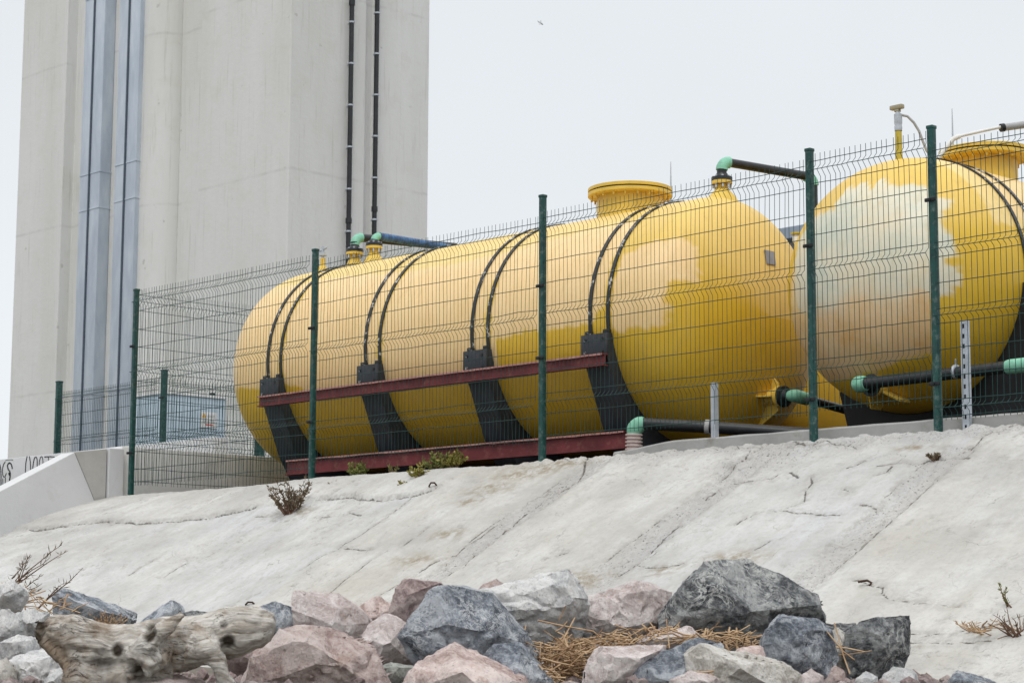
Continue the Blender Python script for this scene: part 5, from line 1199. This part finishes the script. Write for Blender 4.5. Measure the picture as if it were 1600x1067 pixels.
# ================================================================== DRIFTWOOD
def driftwood():
    D = 9.2
    def W(x, y, d=0): return far(x, y, D - d)
    px = D / F
    g = G()
    spine = [(66,978,.02,15),(84,984,.02,25),(120,996,0,34),(165,1012,0,40),(215,1013,0,42),(270,1006,-.03,45),(330,996,-.05,43),(375,984,-.05,38),(408,977,-.05,33),(424,978,-.05,24),(431,980,-.05,10)]
    g.tube([W(x, y, d) for x, y, d, r in spine], [r * px for *_, r in spine], 18)
    up_ = [(214,1026,.10,24),(232,1006,.14,23),(252,985,.15,17),(270,970,.13,12),(287,956,.1,7)]; g.tube([W(x, y, d) for x, y, d, r in up_], [r * px for *_, r in up_], 12)
    kn = [(205,1052,.10,14),(222,1040,.14,20),(244,1026,.12,22),(262,1000,.05,20)]; g.tube([W(x, y, d) for x, y, d, r in kn], [r * px for *_, r in kn], 12)
    root = [(120,1012,.02,26),(122,1036,.03,24),(128,1062,.03,32),(140,1100,.03,40)]; g.tube([W(x, y, d) for x, y, d, r in root], [r * px for *_, r in root], 14)
    b2 = [(128,1060,.03,28),(170,1054,.05,24),(220,1052,.05,20),(270,1048,.03,18)]; g.tube([W(x, y, d) for x, y, d, r in b2], [r * px for *_, r in b2], 12)
    leg = [(300,1010,.06,30),(330,1018,.08,22),(342,1036,.09,16),(348,1058,.08,14),(366,1085,.06,18)]; g.tube([W(x, y, d) for x, y, d, r in leg], [r * px for *_, r in leg], 12)
    tip = [(62,966,.03,9),(58,985,.03,11),(66,1000,.04,12),(92,1022,.04,14),(110,1036,.03,16)]; g.tube([W(x, y, d) for x, y, d, r in tip], [r * px for *_, r in tip], 10)
    spur = [(196,1050,.1,8),(194,1066,.1,6),(196,1085,.08,5)]; g.tube([W(x, y, d) for x, y, d, r in spur], [r * px for *_, r in spur], 8)
    me = bpy.data.meshes.new('tmp'); me.from_pydata(g.v, [], g.f); tmp = bpy.data.objects.new('tmp', me); COL.objects.link(tmp)
    md = tmp.modifiers.new('r', 'REMESH'); md.mode = 'VOXEL'; md.voxel_size = 0.0065
    ms = tmp.modifiers.new('s', 'SMOOTH'); ms.factor = 0.5; ms.iterations = 10
    dg = bpy.context.evaluated_depsgraph_get(); dg.update(); ev = tmp.evaluated_get(dg); m2 = bpy.data.meshes.new_from_object(ev)
    co = np.empty(len(m2.vertices) * 3); m2.vertices.foreach_get('co', co); co = co.reshape(-1, 3); nm = np.empty(len(m2.vertices) * 3); m2.vertices.foreach_get('normal', nm); nm = nm.reshape(-1, 3)
    L = co @ RT; T = co @ UP; K = co @ FW
    gr = np.stack([L * 2.2, T * 13, K * 13], -1); iso = co
    wr = fbm(iso * 3.0, 3); gw = np.stack([L * 2.0, (T + .1 * wr) * 16, (K + .1 * wr) * 16], -1)
    h = 0.006 * fbm(gw, 4) + 0.028 * fbm(iso * 4.2, 3) - 0.007 * np.clip(1 - 9 * np.abs(fbm(gw * 0.5 + 3, 3)), 0, 1) + 0.007 * fbm(iso * 24, 3)
    rot = np.zeros(len(co))
    for x, y, d, r, dep in ((244,982,.24,15,.030),(222,1040,.30,19,.040),(64,972,.1,16,.012),(60,992,.1,15,.0),(360,1000,.14,13,.012),(165,1028,.12,24,.006),(190,1010,.12,12,.008),(352,972,.1,8,.006)):
        c = W(x, y, 0); rr = np.hypot((L - c @ RT) / (r * px * 1.0), (T - c @ UP) / (r * px * 1.15)); near = (K < c @ FW + 0.06)
        f_ = np.clip(1 - rr ** 2 + 0.5 * fbm(iso * 25, 3), 0, 1) * near; rot = np.maximum(rot, f_ * (0.9 if dep != .006 else .55)); h = h - dep * f_
    co = co + nm * h[:, None]
    tri = np.empty(len(m2.loops), np.int32); m2.loops.foreach_get('vertex_index', tri); q = tri.reshape(-1, 4)
    bpy.data.objects.remove(tmp)
    base = np.array([co[:, 0].mean(), co[:, 1].mean(), co[:, 2].min()])
    o = mesh_obj('driftwood_log', co, q, M['wood'], None, 180, {'rot': rot, 'gl': L, 'gt': T + 0.12 * fbm(iso * 3, 3), 'gk': K + 0.1 * fbm(iso * 3 + 5, 3)}, base)
    tag(o, 'weathered grey driftwood log with knots and a broken stub lying on the rocks', 'driftwood')
driftwood()

# ================================================================== STRAW (stuff)
g = G(); rn = random.Random(5)
def straw_patch(x0, y0, sx, sy, D, n, Lm=0.16, tilt=0.35):
    for _ in range(int(n * .42) + 2):
        c = far(x0 + rn.gauss(0, sx), y0 + rn.gauss(0, sy), D + rn.uniform(-.12, .18)); an = rn.uniform(0, math.pi); L = Lm * rn.uniform(.4, 1.5)
        d = RT * math.cos(an) + FW * math.sin(an) * .8 + UP * rn.gauss(0.05, tilt); d /= np.linalg.norm(d); r = rn.uniform(.0020, .0048)
        k_ = c + d * L * rn.uniform(-.1, .1) + UP * rn.gauss(0, .012); g.tube([c - d * L / 2, k_, c + d * L / 2], r, 4, False)
straw_patch(878, 1032, 22, 16, 10.25, 420); straw_patch(940, 1008, 40, 8, 10.5, 260, .14); straw_patch(1010, 992, 40, 7, 10.65, 150, .12); straw_patch(1100, 1000, 40, 8, 10.5, 160, .15); straw_patch(1150, 1002, 20, 7, 10.45, 60, .15)
straw_patch(860, 1058, 10, 10, 9.9, 60); straw_patch(25, 932, 28, 6, 12.0, 60, .2); straw_patch(70, 944, 25, 5, 12.0, 50, .16); straw_patch(1325, 1010, 8, 14, 10.1, 7, .22, .9); straw_patch(1100, 1056, 6, 6, 9.6, 12, .1); straw_patch(885, 975, 4, 14, 10.3, 5, .2, 1.0)
straw_patch(1565, 985, 26, 6, 11.55, 60, .16)
o = g.make('straw', M['straw'], None, None); tag(o, kind='stuff'); o['label'] = 'loose dry straw caught between the rocks'
print('objects', len(bpy.data.objects))
